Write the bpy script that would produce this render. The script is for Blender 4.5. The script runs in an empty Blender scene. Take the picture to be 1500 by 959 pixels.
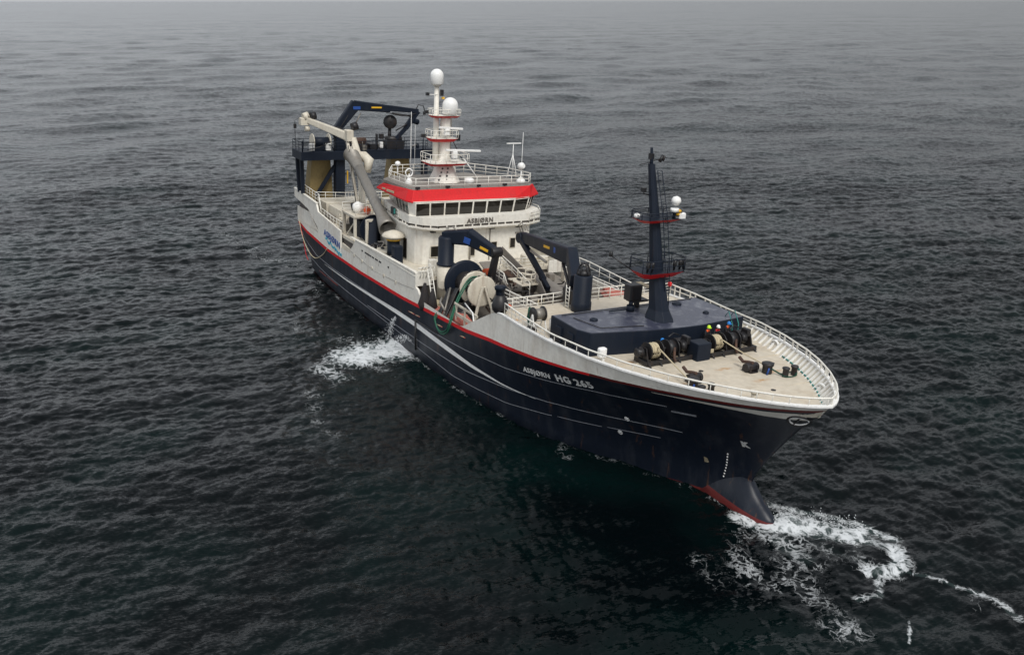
import bpy, math, random
import numpy as np
from mathutils import Vector, Matrix
from mathutils.bvhtree import BVHTree
random.seed(4); rng = np.random.default_rng(7)
R = math.radians
sc = bpy.context.scene
COL = sc.collection

# ------------------------------------------------------------------ camera, sky, sun, exposure
F, PAN, H0, OX, OY, HEEL = 1305.0, 1.048, 31.119, 69.639, -38.78, -0.06
pitch = math.atan(477.5 / F)
right = Vector((math.cos(PAN), math.sin(PAN), 0))
fwd_h = Vector((-math.sin(PAN), math.cos(PAN), 0))
look = (fwd_h * math.cos(pitch) + Vector((0, 0, -math.sin(pitch)))).normalized()
up = right.cross(look)
cam = bpy.data.cameras.new('camera'); camo = bpy.data.objects.new('camera', cam); COL.objects.link(camo)
camo.matrix_world = Matrix(((right.x, up.x, -look.x, OX), (right.y, up.y, -look.y, OY), (right.z, up.z, -look.z, H0), (0, 0, 0, 1)))
cam.sensor_width = 36; cam.lens = 36 * F / 1500; cam.clip_start = 1; cam.clip_end = 120000
sc.camera = camo

SUN_EL, SUN_AZ = 54, 96          # azimuth measured from +Y clockwise
w = bpy.data.worlds.new('World'); sc.world = w; w.use_nodes = True
nt = w.node_tree; nt.nodes.clear()
sky = nt.nodes.new('ShaderNodeTexSky'); sky.sky_type = 'NISHITA'; sky.sun_disc = False
sky.sun_elevation = R(SUN_EL); sky.sun_rotation = R(SUN_AZ); sky.air_density = 1.0; sky.dust_density = 2.0; sky.ozone_density = 1.0
hs = nt.nodes.new('ShaderNodeHueSaturation'); hs.inputs['Saturation'].default_value = 0.16
bg = nt.nodes.new('ShaderNodeBackground'); bg.inputs['Strength'].default_value = 0.146
wo = nt.nodes.new('ShaderNodeOutputWorld')
nt.links.new(sky.outputs[0], hs.inputs['Color']); mxs = nt.nodes.new('ShaderNodeMix'); mxs.data_type = 'RGBA'; mxs.inputs[0].default_value = .62; mxs.inputs[7].default_value = (3.0, 2.93, 3.12, 1)   # even overcast layer
tcw = nt.nodes.new('ShaderNodeTexCoord'); dt = nt.nodes.new('ShaderNodeVectorMath'); dt.operation = 'DOT_PRODUCT'; dt.inputs[1].default_value = (-.5, -.86, 0)
mrw = nt.nodes.new('ShaderNodeMapRange'); mrw.inputs[1].default_value = -1; mrw.inputs[2].default_value = 1; mrw.inputs[3].default_value = .35; mrw.inputs[4].default_value = 1.5
cb = nt.nodes.new('ShaderNodeVectorMath'); cb.operation = 'SCALE'; cb.inputs[0].default_value = (2.80, 2.95, 3.18)      # cloud layer, brighter towards one side
nt.links.new(tcw.outputs['Generated'], dt.inputs[0]); nt.links.new(dt.outputs['Value'], mrw.inputs[0]); nt.links.new(mrw.outputs[0], cb.inputs['Scale']); nt.links.new(cb.outputs[0], mxs.inputs[7])
nt.links.new(hs.outputs[0], mxs.inputs[6]); nt.links.new(mxs.outputs[2], bg.inputs[0]); nt.links.new(bg.outputs[0], wo.inputs[0])
sl = bpy.data.lights.new('sun', 'SUN'); sl.energy = 1.65; sl.angle = R(22); sl.color = (1, .965, .91)
so = bpy.data.objects.new('sun', sl); COL.objects.link(so)
sd = Vector((math.sin(R(SUN_AZ)) * math.cos(R(SUN_EL)), math.cos(R(SUN_AZ)) * math.cos(R(SUN_EL)), math.sin(R(SUN_EL))))
so.rotation_euler = (-sd).to_track_quat('-Z', 'Y').to_euler()
sc.view_settings.view_transform = 'Standard'; sc.view_settings.look = 'None'; sc.view_settings.gamma = 1
sc.view_settings.exposure = 0.38
sc.render.engine = 'CYCLES'

# ------------------------------------------------------------------ materials
def nodes(m):
    m.use_nodes = True; n = m.node_tree; return n, n.nodes['Principled BSDF']
def paint(name, col, rough=.5, dirt_or_sheen=(.12, .08, .05), amount=.25, scale=1.2, metal=0, bump=.02, streak=True, spec=.5, rust=0, frames=0):
    m = bpy.data.materials.new(name); n, b = nodes(m)
    N = n.nodes.new; L = n.links.new
    tc = N('ShaderNodeTexCoord'); mp = N('ShaderNodeMapping'); mp.inputs['Scale'].default_value = (1, 1, .28 if streak else 1)
    L(tc.outputs['Object'], mp.inputs[0])
    n1 = N('ShaderNodeTexNoise'); n1.inputs['Scale'].default_value = scale; n1.inputs['Detail'].default_value = 8; n1.inputs['Roughness'].default_value = .65
    L(mp.outputs[0], n1.inputs['Vector'])
    r1 = N('ShaderNodeValToRGB'); r1.color_ramp.elements[0].position = .5; r1.color_ramp.elements[1].position = .78
    L(n1.outputs[0], r1.inputs[0])
    mul = N('ShaderNodeMath'); mul.operation = 'MULTIPLY'; mul.inputs[1].default_value = amount; L(r1.outputs[0], mul.inputs[0])
    mx = N('ShaderNodeMix'); mx.data_type = 'RGBA'; mx.inputs[6].default_value = (*col, 1); mx.inputs[7].default_value = (*dirt_or_sheen, 1)
    L(mul.outputs[0], mx.inputs[0])
    n2 = N('ShaderNodeTexNoise'); n2.inputs['Scale'].default_value = scale * 5; n2.inputs['Detail'].default_value = 5
    L(tc.outputs['Object'], n2.inputs['Vector'])
    hv = N('ShaderNodeHueSaturation'); mr = N('ShaderNodeMapRange'); mr.inputs[3].default_value = .8; mr.inputs[4].default_value = 1.2
    L(n2.outputs[0], mr.inputs[0]); L(mr.outputs[0], hv.inputs['Value']); L(mx.outputs[2], hv.inputs['Color'])
    L(hv.outputs[0], b.inputs['Base Color'])
    rr = N('ShaderNodeMapRange'); rr.inputs[3].default_value = rough * .75; rr.inputs[4].default_value = min(1, rough * 1.3)
    L(n1.outputs[0], rr.inputs[0]); L(rr.outputs[0], b.inputs['Roughness'])
    if rust:
        mp3 = N('ShaderNodeMapping'); mp3.inputs['Scale'].default_value = (2.2, 2.2, .16); L(tc.outputs['Object'], mp3.inputs[0])
        n3 = N('ShaderNodeTexNoise'); n3.inputs['Scale'].default_value = 1.0; n3.inputs['Detail'].default_value = 6; n3.inputs['Roughness'].default_value = .6; L(mp3.outputs[0], n3.inputs['Vector'])
        r3 = N('ShaderNodeMapRange'); r3.interpolation_type = 'SMOOTHSTEP'; r3.inputs[1].default_value = .60; r3.inputs[2].default_value = .74; r3.inputs[4].default_value = rust; L(n3.outputs[0], r3.inputs[0])
        x3 = N('ShaderNodeMix'); x3.data_type = 'RGBA'; x3.inputs[7].default_value = (.20, .085, .03, 1); L(r3.outputs[0], x3.inputs[0]); L(hv.outputs[0], x3.inputs[6]); L(x3.outputs[2], b.inputs['Base Color'])
    b.inputs['Metallic'].default_value = metal; b.inputs['Specular IOR Level'].default_value = spec
    if bump:
        bp = N('ShaderNodeBump'); bp.inputs['Strength'].default_value = .35; bp.inputs['Distance'].default_value = bump
        L(n2.outputs[0], bp.inputs['Height']); L(bp.outputs[0], b.inputs['Normal'])
        if frames:      # plating dented between frames, weld seams
            wv = N('ShaderNodeTexWave'); wv.bands_direction = 'X'; wv.inputs['Scale'].default_value = .23; wv.inputs['Distortion'].default_value = 2.5; wv.inputs['Detail'].default_value = 2; L(tc.outputs['Object'], wv.inputs['Vector'])
            b2 = N('ShaderNodeBump'); b2.inputs['Strength'].default_value = .8; b2.inputs['Distance'].default_value = frames; L(wv.outputs[1], b2.inputs['Height']); L(b2.outputs[0], bp.inputs['Normal'])
    return m
M = {}
M['white'] = paint('white_paint', (.78, .755, .685), .45, (.30, .20, .11), .4, .6, rust=.35, frames=.004)
M['cream'] = paint('cream_paint', (.62, .575, .48), .5, (.20, .13, .07), .5, 1.0, rust=.4)
M['pure'] = paint('white_gloss', (.84, .84, .82), .35, (.5, .45, .4), .25, 1.5)
M['rail'] = paint('rail_paint', (.80, .78, .71), .5, (.3, .22, .15), .4, 3, bump=0)
M['navy'] = paint('navy_paint', (.0075, .0115, .021), .40, (.06, .065, .075), .45, .7, spec=.35, rust=.38, frames=.012)
M['navyeq'] = paint('navy_equipment', (.008, .013, .024), .5, (.03, .032, .038), .4, 1.6, spec=.22, rust=.08)
M['navytop'] = paint('wet_navy_painted_sheen', (.045, .05, .078), .3, (.24, .25, .28), .75, 1.4, streak=False, bump=.05)  # pale mottling paints the wet top's sky reflection into the colour
M['red'] = paint('red_paint', (.62, .016, .02), .55, (.30, .03, .03), .5, 1.2, spec=.25, rust=.15)
M['darkred'] = paint('antifouling_red', (.13, .013, .011), .55, (.05, .02, .02), .5, 1)
M['black'] = paint('black_steel', (.012, .012, .014), .45, (.09, .05, .03), .35, 3)
M['rusty'] = paint('rusty_chain', (.06, .032, .022), .7, (.16, .07, .03), .6, 5)
M['steel'] = paint('galvanised_steel', (.24, .225, .20), .45, (.10, .07, .05), .5, 1.5, metal=.3)
M['greydeck'] = paint('worn_grey_steel', (.21, .19, .165), .55, (.09, .06, .045), .6, 1.3, streak=False)
M['dark'] = paint('dark_grey_recess_shade', (.07, .06, .052), .6, (.03, .02, .02), .6, 1.5)  # dark grey for the bulkhead; shade colour painted on slot and gap panels
M['ochre'] = paint('ochre_rusted_paint', (.26, .19, .075), .6, (.08, .05, .02), .8, .7)
M['yellow'] = paint('yellow_plate', (.75, .42, .02), .5, (.4, .2, .02), .2, 4)
M['blue'] = paint('blue_badge', (.015, .07, .30), .5, (.02, .03, .1), .2, 4)
M['cyan'] = paint('cyan_marking', (.03, .36, .50), .5, (.4, .5, .5), .3, 3)
M['green'] = paint('green_hose', (.008, .10, .055), .55, (.02, .04, .03), .5, 4)
M['net'] = paint('dark_netting', (.018, .016, .017), .9, (.08, .05, .04), .5, 5, bump=.15)
M['rope'] = paint('pale_rope', (.50, .43, .29), .85, (.3, .22, .12), .5, 6)
M['pinknet'] = paint('pink_netting', (.42, .12, .09), .9, (.5, .4, .35), .7, 4, bump=.15)
M['greennet'] = paint('green_netting', (.01, .07, .045), .9, (.02, .03, .02), .5, 5, bump=.1)
M['orange'] = paint('orange_float', (.75, .10, .02), .5, (.4, .1, .05), .3, 4)
M['skin'] = paint('skin', (.45, .26, .18), .6, (.4, .2, .15), .2, 5)
M['hiviz'] = paint('hi_viz_orange', (.85, .12, .02), .7, (.5, .1, .02), .2, 5)
M['lime'] = paint('lime_helmet', (.55, .85, .02), .35, (.4, .6, .02), .1, 5)
M['bluehelm'] = paint('blue_helmet', (.01, .20, .60), .35, (.02, .1, .3), .1, 5)
M['darkcloth'] = paint('dark_workwear', (.014, .014, .018), .9, (.03, .03, .03), .4, 5)
M['letter'] = paint('grey_lettering', (.13, .115, .10), .5, (.2, .2, .2), .2, 4)
m = bpy.data.materials.new('window_glass'); n, b = nodes(m)
b.inputs['Base Color'].default_value = (.018, .016, .013, 1); b.inputs['Roughness'].default_value = .07; b.inputs['Specular IOR Level'].default_value = .5
M['glass'] = m
# foredeck: cream paint with rust stains
m = paint('deck_paint', (.58, .52, .42), .5, (.34, .25, .15), .6, .55, streak=False, bump=.01)
n, b = nodes(m); N = n.nodes.new; L = n.links.new
src = b.inputs['Base Color'].links[0].from_socket
tc = N('ShaderNodeTexCoord'); acc = None
for (x, y, sx, sy) in [(30.3, -4.4, .35, 1.3), (29.2, .3, .3, 1.0), (30.9, 3.1, .35, .9), (25.6, -4.6, .4, 1.0), (20.3, -7.5, .5, .3), (14.6, -6.9, .5, .6), (27.5, -5.9, .3, .8), (31.8, 1.2, .3, .9)]:
    mp = N('ShaderNodeMapping'); mp.vector_type = 'POINT'
    mp.inputs['Location'].default_value = (-x / sx, -y / sy, 0); mp.inputs['Scale'].default_value = (1 / sx, 1 / sy, 0)
    L(tc.outputs['Object'], mp.inputs[0])
    ln = N('ShaderNodeVectorMath'); ln.operation = 'LENGTH'; L(mp.outputs[0], ln.inputs[0])
    r = N('ShaderNodeMapRange'); r.interpolation_type = 'SMOOTHSTEP'; r.inputs[1].default_value = .1; r.inputs[2].default_value = 1.1; r.inputs[3].default_value = 1; r.inputs[4].default_value = 0
    L(ln.outputs['Value'], r.inputs[0])
    if acc is None: acc = r.outputs[0]
    else:
        a = N('ShaderNodeMath'); a.operation = 'MAXIMUM'; L(acc, a.inputs[0]); L(r.outputs[0], a.inputs[1]); acc = a.outputs[0]
nz = N('ShaderNodeTexNoise'); nz.inputs['Scale'].default_value = 3; nz.inputs['Detail'].default_value = 7; L(tc.outputs['Object'], nz.inputs['Vector'])
mr = N('ShaderNodeMapRange'); mr.inputs[1].default_value = .35; mr.inputs[2].default_value = .65; L(nz.outputs[0], mr.inputs[0])
mu = N('ShaderNodeMath'); mu.operation = 'MULTIPLY'; L(acc, mu.inputs[0]); L(mr.outputs[0], mu.inputs[1])
mx = N('ShaderNodeMix'); mx.data_type = 'RGBA'; mx.inputs[7].default_value = (.42, .20, .045, 1); L(mu.outputs[0], mx.inputs[0]); L(src, mx.inputs[6]); L(mx.outputs[2], b.inputs['Base Color'])
M['deck'] = m

# ------------------------------------------------------------------ mesh helpers
class MB:
    def __init__(s): s.v = []; s.f = []; s.m = []; s.s = []
    def add(s, vs, fs, m=0, smooth=False):
        o = len(s.v); s.v += [tuple(q) for q in vs]
        for f in fs: s.f.append(tuple(i + o for i in f)); s.m.append(m); s.s.append(smooth)
        return s
    def box(s, x0, x1, y0, y1, z0, z1, m=0, b=.0):
        if b <= 0:
            vs = [(x, y, z) for x in (x0, x1) for y in (y0, y1) for z in (z0, z1)]
            return s.add(vs, [(0, 1, 3, 2), (4, 6, 7, 5), (0, 4, 5, 1), (2, 3, 7, 6), (0, 2, 6, 4), (1, 5, 7, 3)], m)
        # chamfered vertical corners and top
        p = [(x0 + b, y0), (x1 - b, y0), (x1, y0 + b), (x1, y1 - b), (x1 - b, y1), (x0 + b, y1), (x0, y1 - b), (x0, y0 + b)]
        cx, cy = (x0 + x1) / 2, (y0 + y1) / 2
        q = [(cx + (a - cx) * (1 - b / max(.01, (x1 - x0) / 2)), cy + (c - cy) * (1 - b / max(.01, (y1 - y0) / 2))) for a, c in p]
        return s.loft([[(a, c, z0) for a, c in p], [(a, c, z1 - b * .7) for a, c in p], [(a, c, z1) for a, c in q]], m, True)
    def loft(s, rings, m=0, cap=True, smooth=False, closed=True):
        n = len(rings[0]); vs = [p for r in rings for p in r]; fs = []
        for k in range(len(rings) - 1):
            for i in range(n if closed else n - 1):
                j = (i + 1) % n; fs.append((k * n + i, k * n + j, (k + 1) * n + j, (k + 1) * n + i))
        s.add(vs, fs, m, smooth)
        if cap:
            s.add(rings[0], [tuple(range(n - 1, -1, -1))], m); s.add(rings[-1], [tuple(range(n))], m)
        return s
    def tube(s, pts, r, n=8, m=0, cap=True, smooth=True):
        pts = [Vector(p) for p in pts]; rs = r if isinstance(r, (list, tuple)) else [r] * len(pts); rings = []
        ref = Vector((0, 0, 1))
        for i, p in enumerate(pts):
            a = pts[max(0, i - 1)]; b = pts[min(len(pts) - 1, i + 1)]; d = (b - a).normalized()
            rf = ref if abs(d.dot(ref)) < .97 else Vector((1, 0, 0))
            u = d.cross(rf).normalized(); v = d.cross(u)
            rings.append([p + (u * math.cos(t) + v * math.sin(t)) * rs[i] for t in [2 * math.pi * k / n for k in range(n)]])
        return s.loft(rings, m, cap, smooth)
    def beam(s, p, q, w, h, w2=None, h2=None, m=0, roll=(0, 0, 1)):
        p, q = Vector(p), Vector(q); d = (q - p).normalized(); rf = Vector(roll)
        if abs(d.dot(rf)) > .97: rf = Vector((1, 0, 0))
        u = d.cross(rf).normalized(); v = u.cross(d)
        w2 = w if w2 is None else w2; h2 = h if h2 is None else h2
        g = lambda c, a, b: [c + u * sx * a / 2 + v * sy * b / 2 for sx, sy in ((-1, -.8), (-.8, -1), (.8, -1), (1, -.8), (1, .8), (.8, 1), (-.8, 1), (-1, .8))]
        return s.loft([g(p, w, h), g(q, w2, h2)], m)
    def cyl(s, p, q, r, r2=None, n=20, m=0, smooth=True):
        return s.tube([p, q], [r, r if r2 is None else r2], n, m, True, smooth)
    def lathe(s, prof, o, ax=(0, 0, 1), n=24, m=0):
        o = Vector(o); ax = Vector(ax).normalized(); rf = Vector((0, 0, 1)) if abs(ax.z) < .9 else Vector((1, 0, 0))
        u = ax.cross(rf).normalized(); v = ax.cross(u)
        rings = [[o + ax * z + (u * math.cos(t) + v * math.sin(t)) * max(r, 1e-4) for t in [2 * math.pi * k / n for k in range(n)]] for r, z in prof]
        return s.loft(rings, m, True, True)
    def poly(s, outline, z0, z1, m=0, m_top=None):
        n = len(outline)
        s.add([(x, y, z0) for x, y in outline] + [(x, y, z1) for x, y in outline], [(i, (i + 1) % n, n + (i + 1) % n, n + i) for i in range(n)] + [tuple(range(n - 1, -1, -1))], m)
        return s.add([(x, y, z1) for x, y in outline], [tuple(range(n))], m if m_top is None else m_top)
    def plate(s, xz, y0, y1, m=0):
        n = len(xz)
        return s.add([(x, y0, z) for x, z in xz] + [(x, y1, z) for x, z in xz], [(i, (i + 1) % n, n + (i + 1) % n, n + i) for i in range(n)] + [tuple(range(n - 1, -1, -1)), tuple(range(n, 2 * n))], m)
    def build(s, name, mats, parent=None, bevel=0, label=None):
        me = bpy.data.meshes.new(name); me.from_pydata(s.v, [], s.f); me.update()
        if not isinstance(mats, (list, tuple)): mats = [mats]
        for a in mats: me.materials.append(M[a] if isinstance(a, str) else a)
        me.polygons.foreach_set('material_index', s.m); me.polygons.foreach_set('use_smooth', s.s)
        import bmesh
        bm = bmesh.new(); bm.from_mesh(me); bmesh.ops.remove_doubles(bm, verts=bm.verts, dist=.0006); bmesh.ops.recalc_face_normals(bm, faces=bm.faces); bm.to_mesh(me); bm.free()
        o = bpy.data.objects.new(name, me); COL.objects.link(o)
        if parent: o.parent = parent
        if bevel:
            bv = o.modifiers.new('bevel', 'BEVEL'); bv.width = bevel; bv.segments = 2; bv.limit_method = 'ANGLE'
        if label: o['label'] = label
        return o
def empty(name, label=None, cat=None, group=None, loc=(0, 0, 0), parent=None):
    o = bpy.data.objects.new(name, None); COL.objects.link(o); o.location = loc
    if parent: o.parent = parent
    if label: o['label'] = label
    if cat: o['category'] = cat
    if group: o['group'] = group
    return o
def tag(o, label, cat, group=None, kind=None):
    o['label'] = label; o['category'] = cat
    if group: o['group'] = group
    if kind: o['kind'] = kind
    return o
def resample(pts, step):
    pts = [Vector(p) for p in pts]; out = [pts[0]]
    for a, b in zip(pts, pts[1:]):
        n = max(1, round((b - a).length / step))
        out += [a.lerp(b, k / n) for k in range(1, n + 1)]
    return out
def rail(pts, h=1.0, bars=3, step=1.3, r=.03, rp=.032, hs=None, mb=None, top=1.35):
    mb = mb or MB(); P = resample(pts, step); hs = hs or (lambda p: h)
    for k in range(1, bars + 1):
        mb.tube([p + Vector((0, 0, hs(p) * k / bars)) for p in P], r * (top if k == bars else .8), 6)
    for p in P: mb.tube([p, p + Vector((0, 0, hs(p)))], rp, 6)
    return mb
def text(s, size, name, mat, place, parent, ext=.012, bold=.0, sx=1.0, W=None):
    cu = bpy.data.curves.new(name, 'FONT'); cu.body = s; cu.size = size; cu.extrude = ext; cu.offset = bold; cu.resolution_u = 3; cu.space_character = 1.12
    tmp = bpy.data.objects.new('tmp', cu); COL.objects.link(tmp)
    me = bpy.data.meshes.new_from_object(tmp.evaluated_get(bpy.context.evaluated_depsgraph_get()))
    bpy.data.objects.remove(tmp)
    if W: xs_ = [v.co.x for v in me.vertices]; sx = W / (max(xs_) - min(xs_))
    for v in me.vertices: v.co = place(v.co.x * sx, v.co.y, v.co.z + ext)
    me.materials.clear(); me.materials.append(M[mat])
    o = bpy.data.objects.new(name, me); COL.objects.link(o); o.parent = parent
    return o

# ------------------------------------------------------------------ vessel: hull
ship = empty('fishing_vessel', 'navy and cream trawler with red stripe and red-rimmed wheelhouse under way on dark sea', 'fishing vessel')
I = np.interp
ZS = lambda x: float(I(x, [-38.5, -26, -15, -3.4, 10, 20, 27, 32, 35.6, 38.5], [4.95, 4.15, 4.15, 4.5, 5.38, 6.7, 7.62, 8.2, 8.5, 8.85]))
ZLIP = lambda x: float(I(x, [8.7, 9.4, 13.2, 14.2, 20, 25, 30, 35, 38.4], [ZS(8.7), ZS(9.4) + .1, 8.15, 8.35, 8.5, 8.65, 8.8, 9.0, 9.15]))
BLIP = lambda x: float(I(x, [-38.5, -34, 14, 17, 21, 25, 28, 31, 33, 35, 36.6, 37.4, 37.9, 38.2, 38.35], [7.6, 8.0, 8.1, 8.3, 8.3, 7.9, 7.2, 6.1, 5.1, 3.8, 2.5, 1.65, 1.0, .45, 0]))
XST = lambda z: float(I(z, [-3, 1.2, 1.9, 2.7, 4.3, 6.2, 7.5, 8.7, 9.15], [33.2, 33.2, 33.35, 33.65, 34.6, 35.9, 36.9, 37.95, 38.35]))
BWL = lambda x: float(I(x, [-38.5, -36, -30, -20, 0, 5, 10, 15, 18.7, 21.4, 24, 26.6, 28.6, 30.8, 33.3], [6.2, 7.1, 7.75, 8.0, 8.0, 7.95, 7.7, 7.1, 6.3, 5.2, 3.9, 2.6, 1.8, 1.05, .0]))
XS0 = -38.6
ZR = lambda x: float(I(x, [-38.5, -20, 15, 25, 30, 34], [-.1, -.45, -.55, -.4, .1, .4]))
def hull_ring(s):
    xs_ = []
    def x_at(z): return XS0 + (XST(z) - XS0) * s
    x9 = XS0 + (38.1 - XS0) * s
    zs, zl, zr = ZS(x9), ZLIP(x9), ZR(XS0 + (33.3 - XS0) * s)
    bw = BWL(XS0 + (33.3 - XS0) * s); bs = BLIP(XS0 + (38.35 - XS0) * s); bs2 = bs - (.12 if s > .75 else .0) * (1 - s) * 4 - .0
    out = []
    thick = float(I(x9, [-38, 12, 24, 38], [.34, .34, .22, .2]))
    lv = [-3, -.9, zr] + [zr + (zs - thick - zr) * t for t in (.14, .28, .42, .56, .7, .85)] + [zs - thick, zs, max(zl, zs + .001)]
    st = float(I(x9, [-38.6, -34], [.32, 1]))       # stern cut-up
    for k, z in enumerate(lv):
        t = max(0, min(1, (z - zr) / (zs - zr)))
        e = float(I(x9, [0, 15, 30], [.8, 1.3, 1.9]))
        if k == 11: b = bs
        elif k >= 9: b = bw + (bs - bw) * (.965 if k == 9 else .985) if x9 > 10 else bs
        else: b = bw + (bs - bw) * (t ** e) * .965
        if k == 0: b *= .55
        if k == 1: b *= .93
        if x9 < -33 and z < 2.5: b *= float(I(z, [-1, .5, 2.5], [.2 + .8 * st, .45 + .55 * st, 1]))
        if s >= 1: b = 0
        out.append((x_at(z) if s > 0 else XS0 + .0, b, z))
    return out
S = np.concatenate([np.linspace(0, .55, 45), np.linspace(.56, .9, 60), np.linspace(.903, 1, 45)])
rings = [hull_ring(s) for s in S]
nk = len(rings[0]); hb = MB()
for sg in (-1, 1):
    V = [(x, sg * b_, z) for r in rings for (x, b_, z) in r]; base = len(hb.v)
    hb.v += V
    for i in range(len(S) - 1):
        for k in range(nk - 1):
            if k == nk - 2 and rings[i][k + 1][2] - rings[i][k][2] < .02 and rings[i + 1][k + 1][2] - rings[i + 1][k][2] < .02: continue
            mi = 2 if k < 2 else (1 if k == nk - 3 else (3 if k == nk - 2 else 0))
            if k == nk - 3: mi = 1 if S[i] < .84 else 4
            q = [base + i * nk + k, base + (i + 1) * nk + k, base + (i + 1) * nk + k + 1, base + i * nk + k + 1]
            hb.f.append(tuple(q)); hb.m.append(mi); hb.s.append(k < nk - 3)
tr = rings[0]
for k in range(nk - 1): hb.add([(tr[k][0], -tr[k][1], tr[k][2]), (tr[k][0], tr[k][1], tr[k][2]), (tr[k + 1][0], tr[k + 1][1], tr[k + 1][2]), (tr[k + 1][0], -tr[k + 1][1], tr[k + 1][2])], [(0, 1, 2, 3)], 0)
hull = hb.build('hull', ['navy', 'red', 'darkred', 'white', 'darkred'], ship)
bvh = BVHTree.FromPolygons([tuple(v.co) for v in hull.data.vertices], [tuple(p.vertices) for p in hull.data.polygons])
def hy(x, z, off=.02, sg=-1):
    h = bvh.ray_cast(Vector((x, sg * 14, z)), Vector((0, -sg, 0)))
    return (h[0].y if h[0] else 0.0) + sg * off
bb = MB(); rr = []
for (x, hw, top) in [(29.5, 1.3, 1.9), (31.5, 1.16, 2.1), (32.6, 1.08, 2.2), (33.3, 1.02, 1.95), (33.9, .92, 1.3), (34.4, .82, .92), (34.8, .7, .66), (35.15, .55, .44), (35.4, .38, .25), (35.55, .18, .1), (35.6, .05, .02)]:
    sec = []
    for k in range(21):
        u = -1 + k / 10; sec.append((x, u * hw, top * (1 - abs(u) ** 2.0) ** .8 + .0))
    for k in range(1, 8):
        a = math.pi * k / 8; sec.append((x, hw * math.cos(a), -1.4 * math.sin(a)))
    rr.append(sec)
bb.loft(rr, 0, True, True)
bulb = bb.build('bulbous_bow', ['navy', 'darkred'], ship)
import bmesh
_b = bmesh.new(); _b.from_mesh(bulb.data); bmesh.ops.bisect_plane(_b, geom=_b.verts[:] + _b.edges[:] + _b.faces[:], plane_co=(34, 0, .18), plane_no=(.1, 0, 1)); _b.to_mesh(bulb.data); _b.free()
for p in bulb.data.polygons:
    if p.center.z < .18 - .1 * (p.center.x - 34): p.material_index = 1
# lip (cap rail on the bulwark) and inner bulwark with frames
lip = MB(); inner = MB(); fr = MB()
xs = [14.2 + k * .6 for k in range(33)] + [33.9 + k * .35 for k in range(12)] + [38.1, 38.28]
edge = [(x, BLIP(x), ZLIP(x)) for x in xs]
loop = [Vector((x, -b_, z)) for x, b_, z in edge] + [Vector((38.38, 0, 9.15))] + [Vector((x, b_, z)) for x, b_, z in reversed(edge)]
def inset(L_, d, dz=0):
    out = []
    for i, p in enumerate(L_):
        t = (L_[min(i + 1, len(L_) - 1)] - L_[max(i - 1, 0)]); nrm = Vector((-t.y, t.x, 0)).normalized()
        q = p + nrm * d; q.z += dz; out.append(q)
    return out
a0, a1 = inset(loop, -.07), inset(loop, .2)
secs = [[a + Vector((0, 0, -.05)), a + Vector((0, 0, .06)), b_ + Vector((0, 0, .06)), b_ + Vector((0, 0, -.05))] for a, b_ in zip(a0, a1)]
lip.loft(secs, 0, True)
lip.build('cap_rail', 'pure', ship)
ZD = lambda x: float(I(x, [12, 24, 38], [7.95, 8.0, 8.15]))
foot = [Vector((p.x, p.y, ZD(p.x))) for p in inset(loop, .75)]
foot = [q if abs(q.y) < 8 else q for q in foot]
V = []; 
ii = inset(loop, .12)
for a, b_ in zip(ii, foot): V += [a + Vector((0, 0, -.04)), b_]
inner.add(V, [(2 * i, 2 * i + 1, 2 * i + 3, 2 * i + 2) for i in range(len(ii) - 1)])
inner.build('inner_bulwark', 'cream', ship)
ln = [0]
for i in range(len(ii) - 1): ln.append(ln[-1] + (ii[i + 1] - ii[i]).length)
d = 3.0
while d < ln[-1] - 3:
    i = max(j for j in range(len(ln)) if ln[j] <= d); t = (d - ln[i]) / (ln[i + 1] - ln[i])
    a = ii[i].lerp(ii[i + 1], t); b_ = foot[i].lerp(foot[i + 1], t)
    if a.x > 22:
        nrm = (b_ - a); nrm.z = 0; nrm.normalize(); tg = Vector((-nrm.y, nrm.x, 0)) * .035
        q = [a + Vector((0, 0, -.03)), a + Vector((0, 0, -.03)) + nrm * .16, b_ + nrm * .22 + Vector((0, 0, .02)), b_]
        fr = MB(); fr.add([p + tg for p in q] + [p - tg for p in q], [(0, 1, 2, 3), (7, 6, 5, 4), (0, 4, 5, 1), (1, 5, 6, 2), (2, 6, 7, 3), (3, 7, 4, 0)]); fr.build('bulwark_frame', 'pure', ship)
    d += .62
# foredeck
dk = MB(); fo = [(12.2, -7.9)] + [(p.x, p.y) for p in foot] + [(12.2, 7.9)]
fo = [(x, max(-7.95, min(7.95, y))) for x, y in fo]
cap = [(x, y, ZD(x) + .10 * (1 - (y / 8) ** 2)) for x, y in fo]
n = len(fo); half = n // 2
dk.add([(p[0], p[1] * f_, ZD(p[0]) + .10 * (1 - (p[1] * f_ / 8) ** 2)) for p in fo for f_ in (1, .75, .5, .25, 0)], [(i * 5 + j, (i + 1) * 5 + j, (i + 1) * 5 + j + 1, i * 5 + j + 1) for i in range(n - 1) for j in range(4)], 0, True)
dk.box(11.9, 12.2, -7.9, 7.9, 4.2, 8.0, 1)
dk.build('foredeck', ['deck', 'cream'], ship)
p = MB()
for x in (26.0, 28.4, 30.8, 33.2): p.box(x, x + .03, -BLIP(x) + 1.0, BLIP(x) - 1.0, ZD(x) + .04, ZD(x) + .11)
p.build('deck_weld_seam', 'deck', ship)
for (x, y) in [(28.9, -1.4), (29.6, 4.4), (33.4, .6), (26.9, 5.4), (28.2, -5.2)]: MB().lathe([(.16, 0), (.16, .03), (.02, .035)], (x, y, ZD(x) + .095 - .1 * (y / 8) ** 2), (0, 0, 1), 14).build('deck_plug', 'black', ship)
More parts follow.
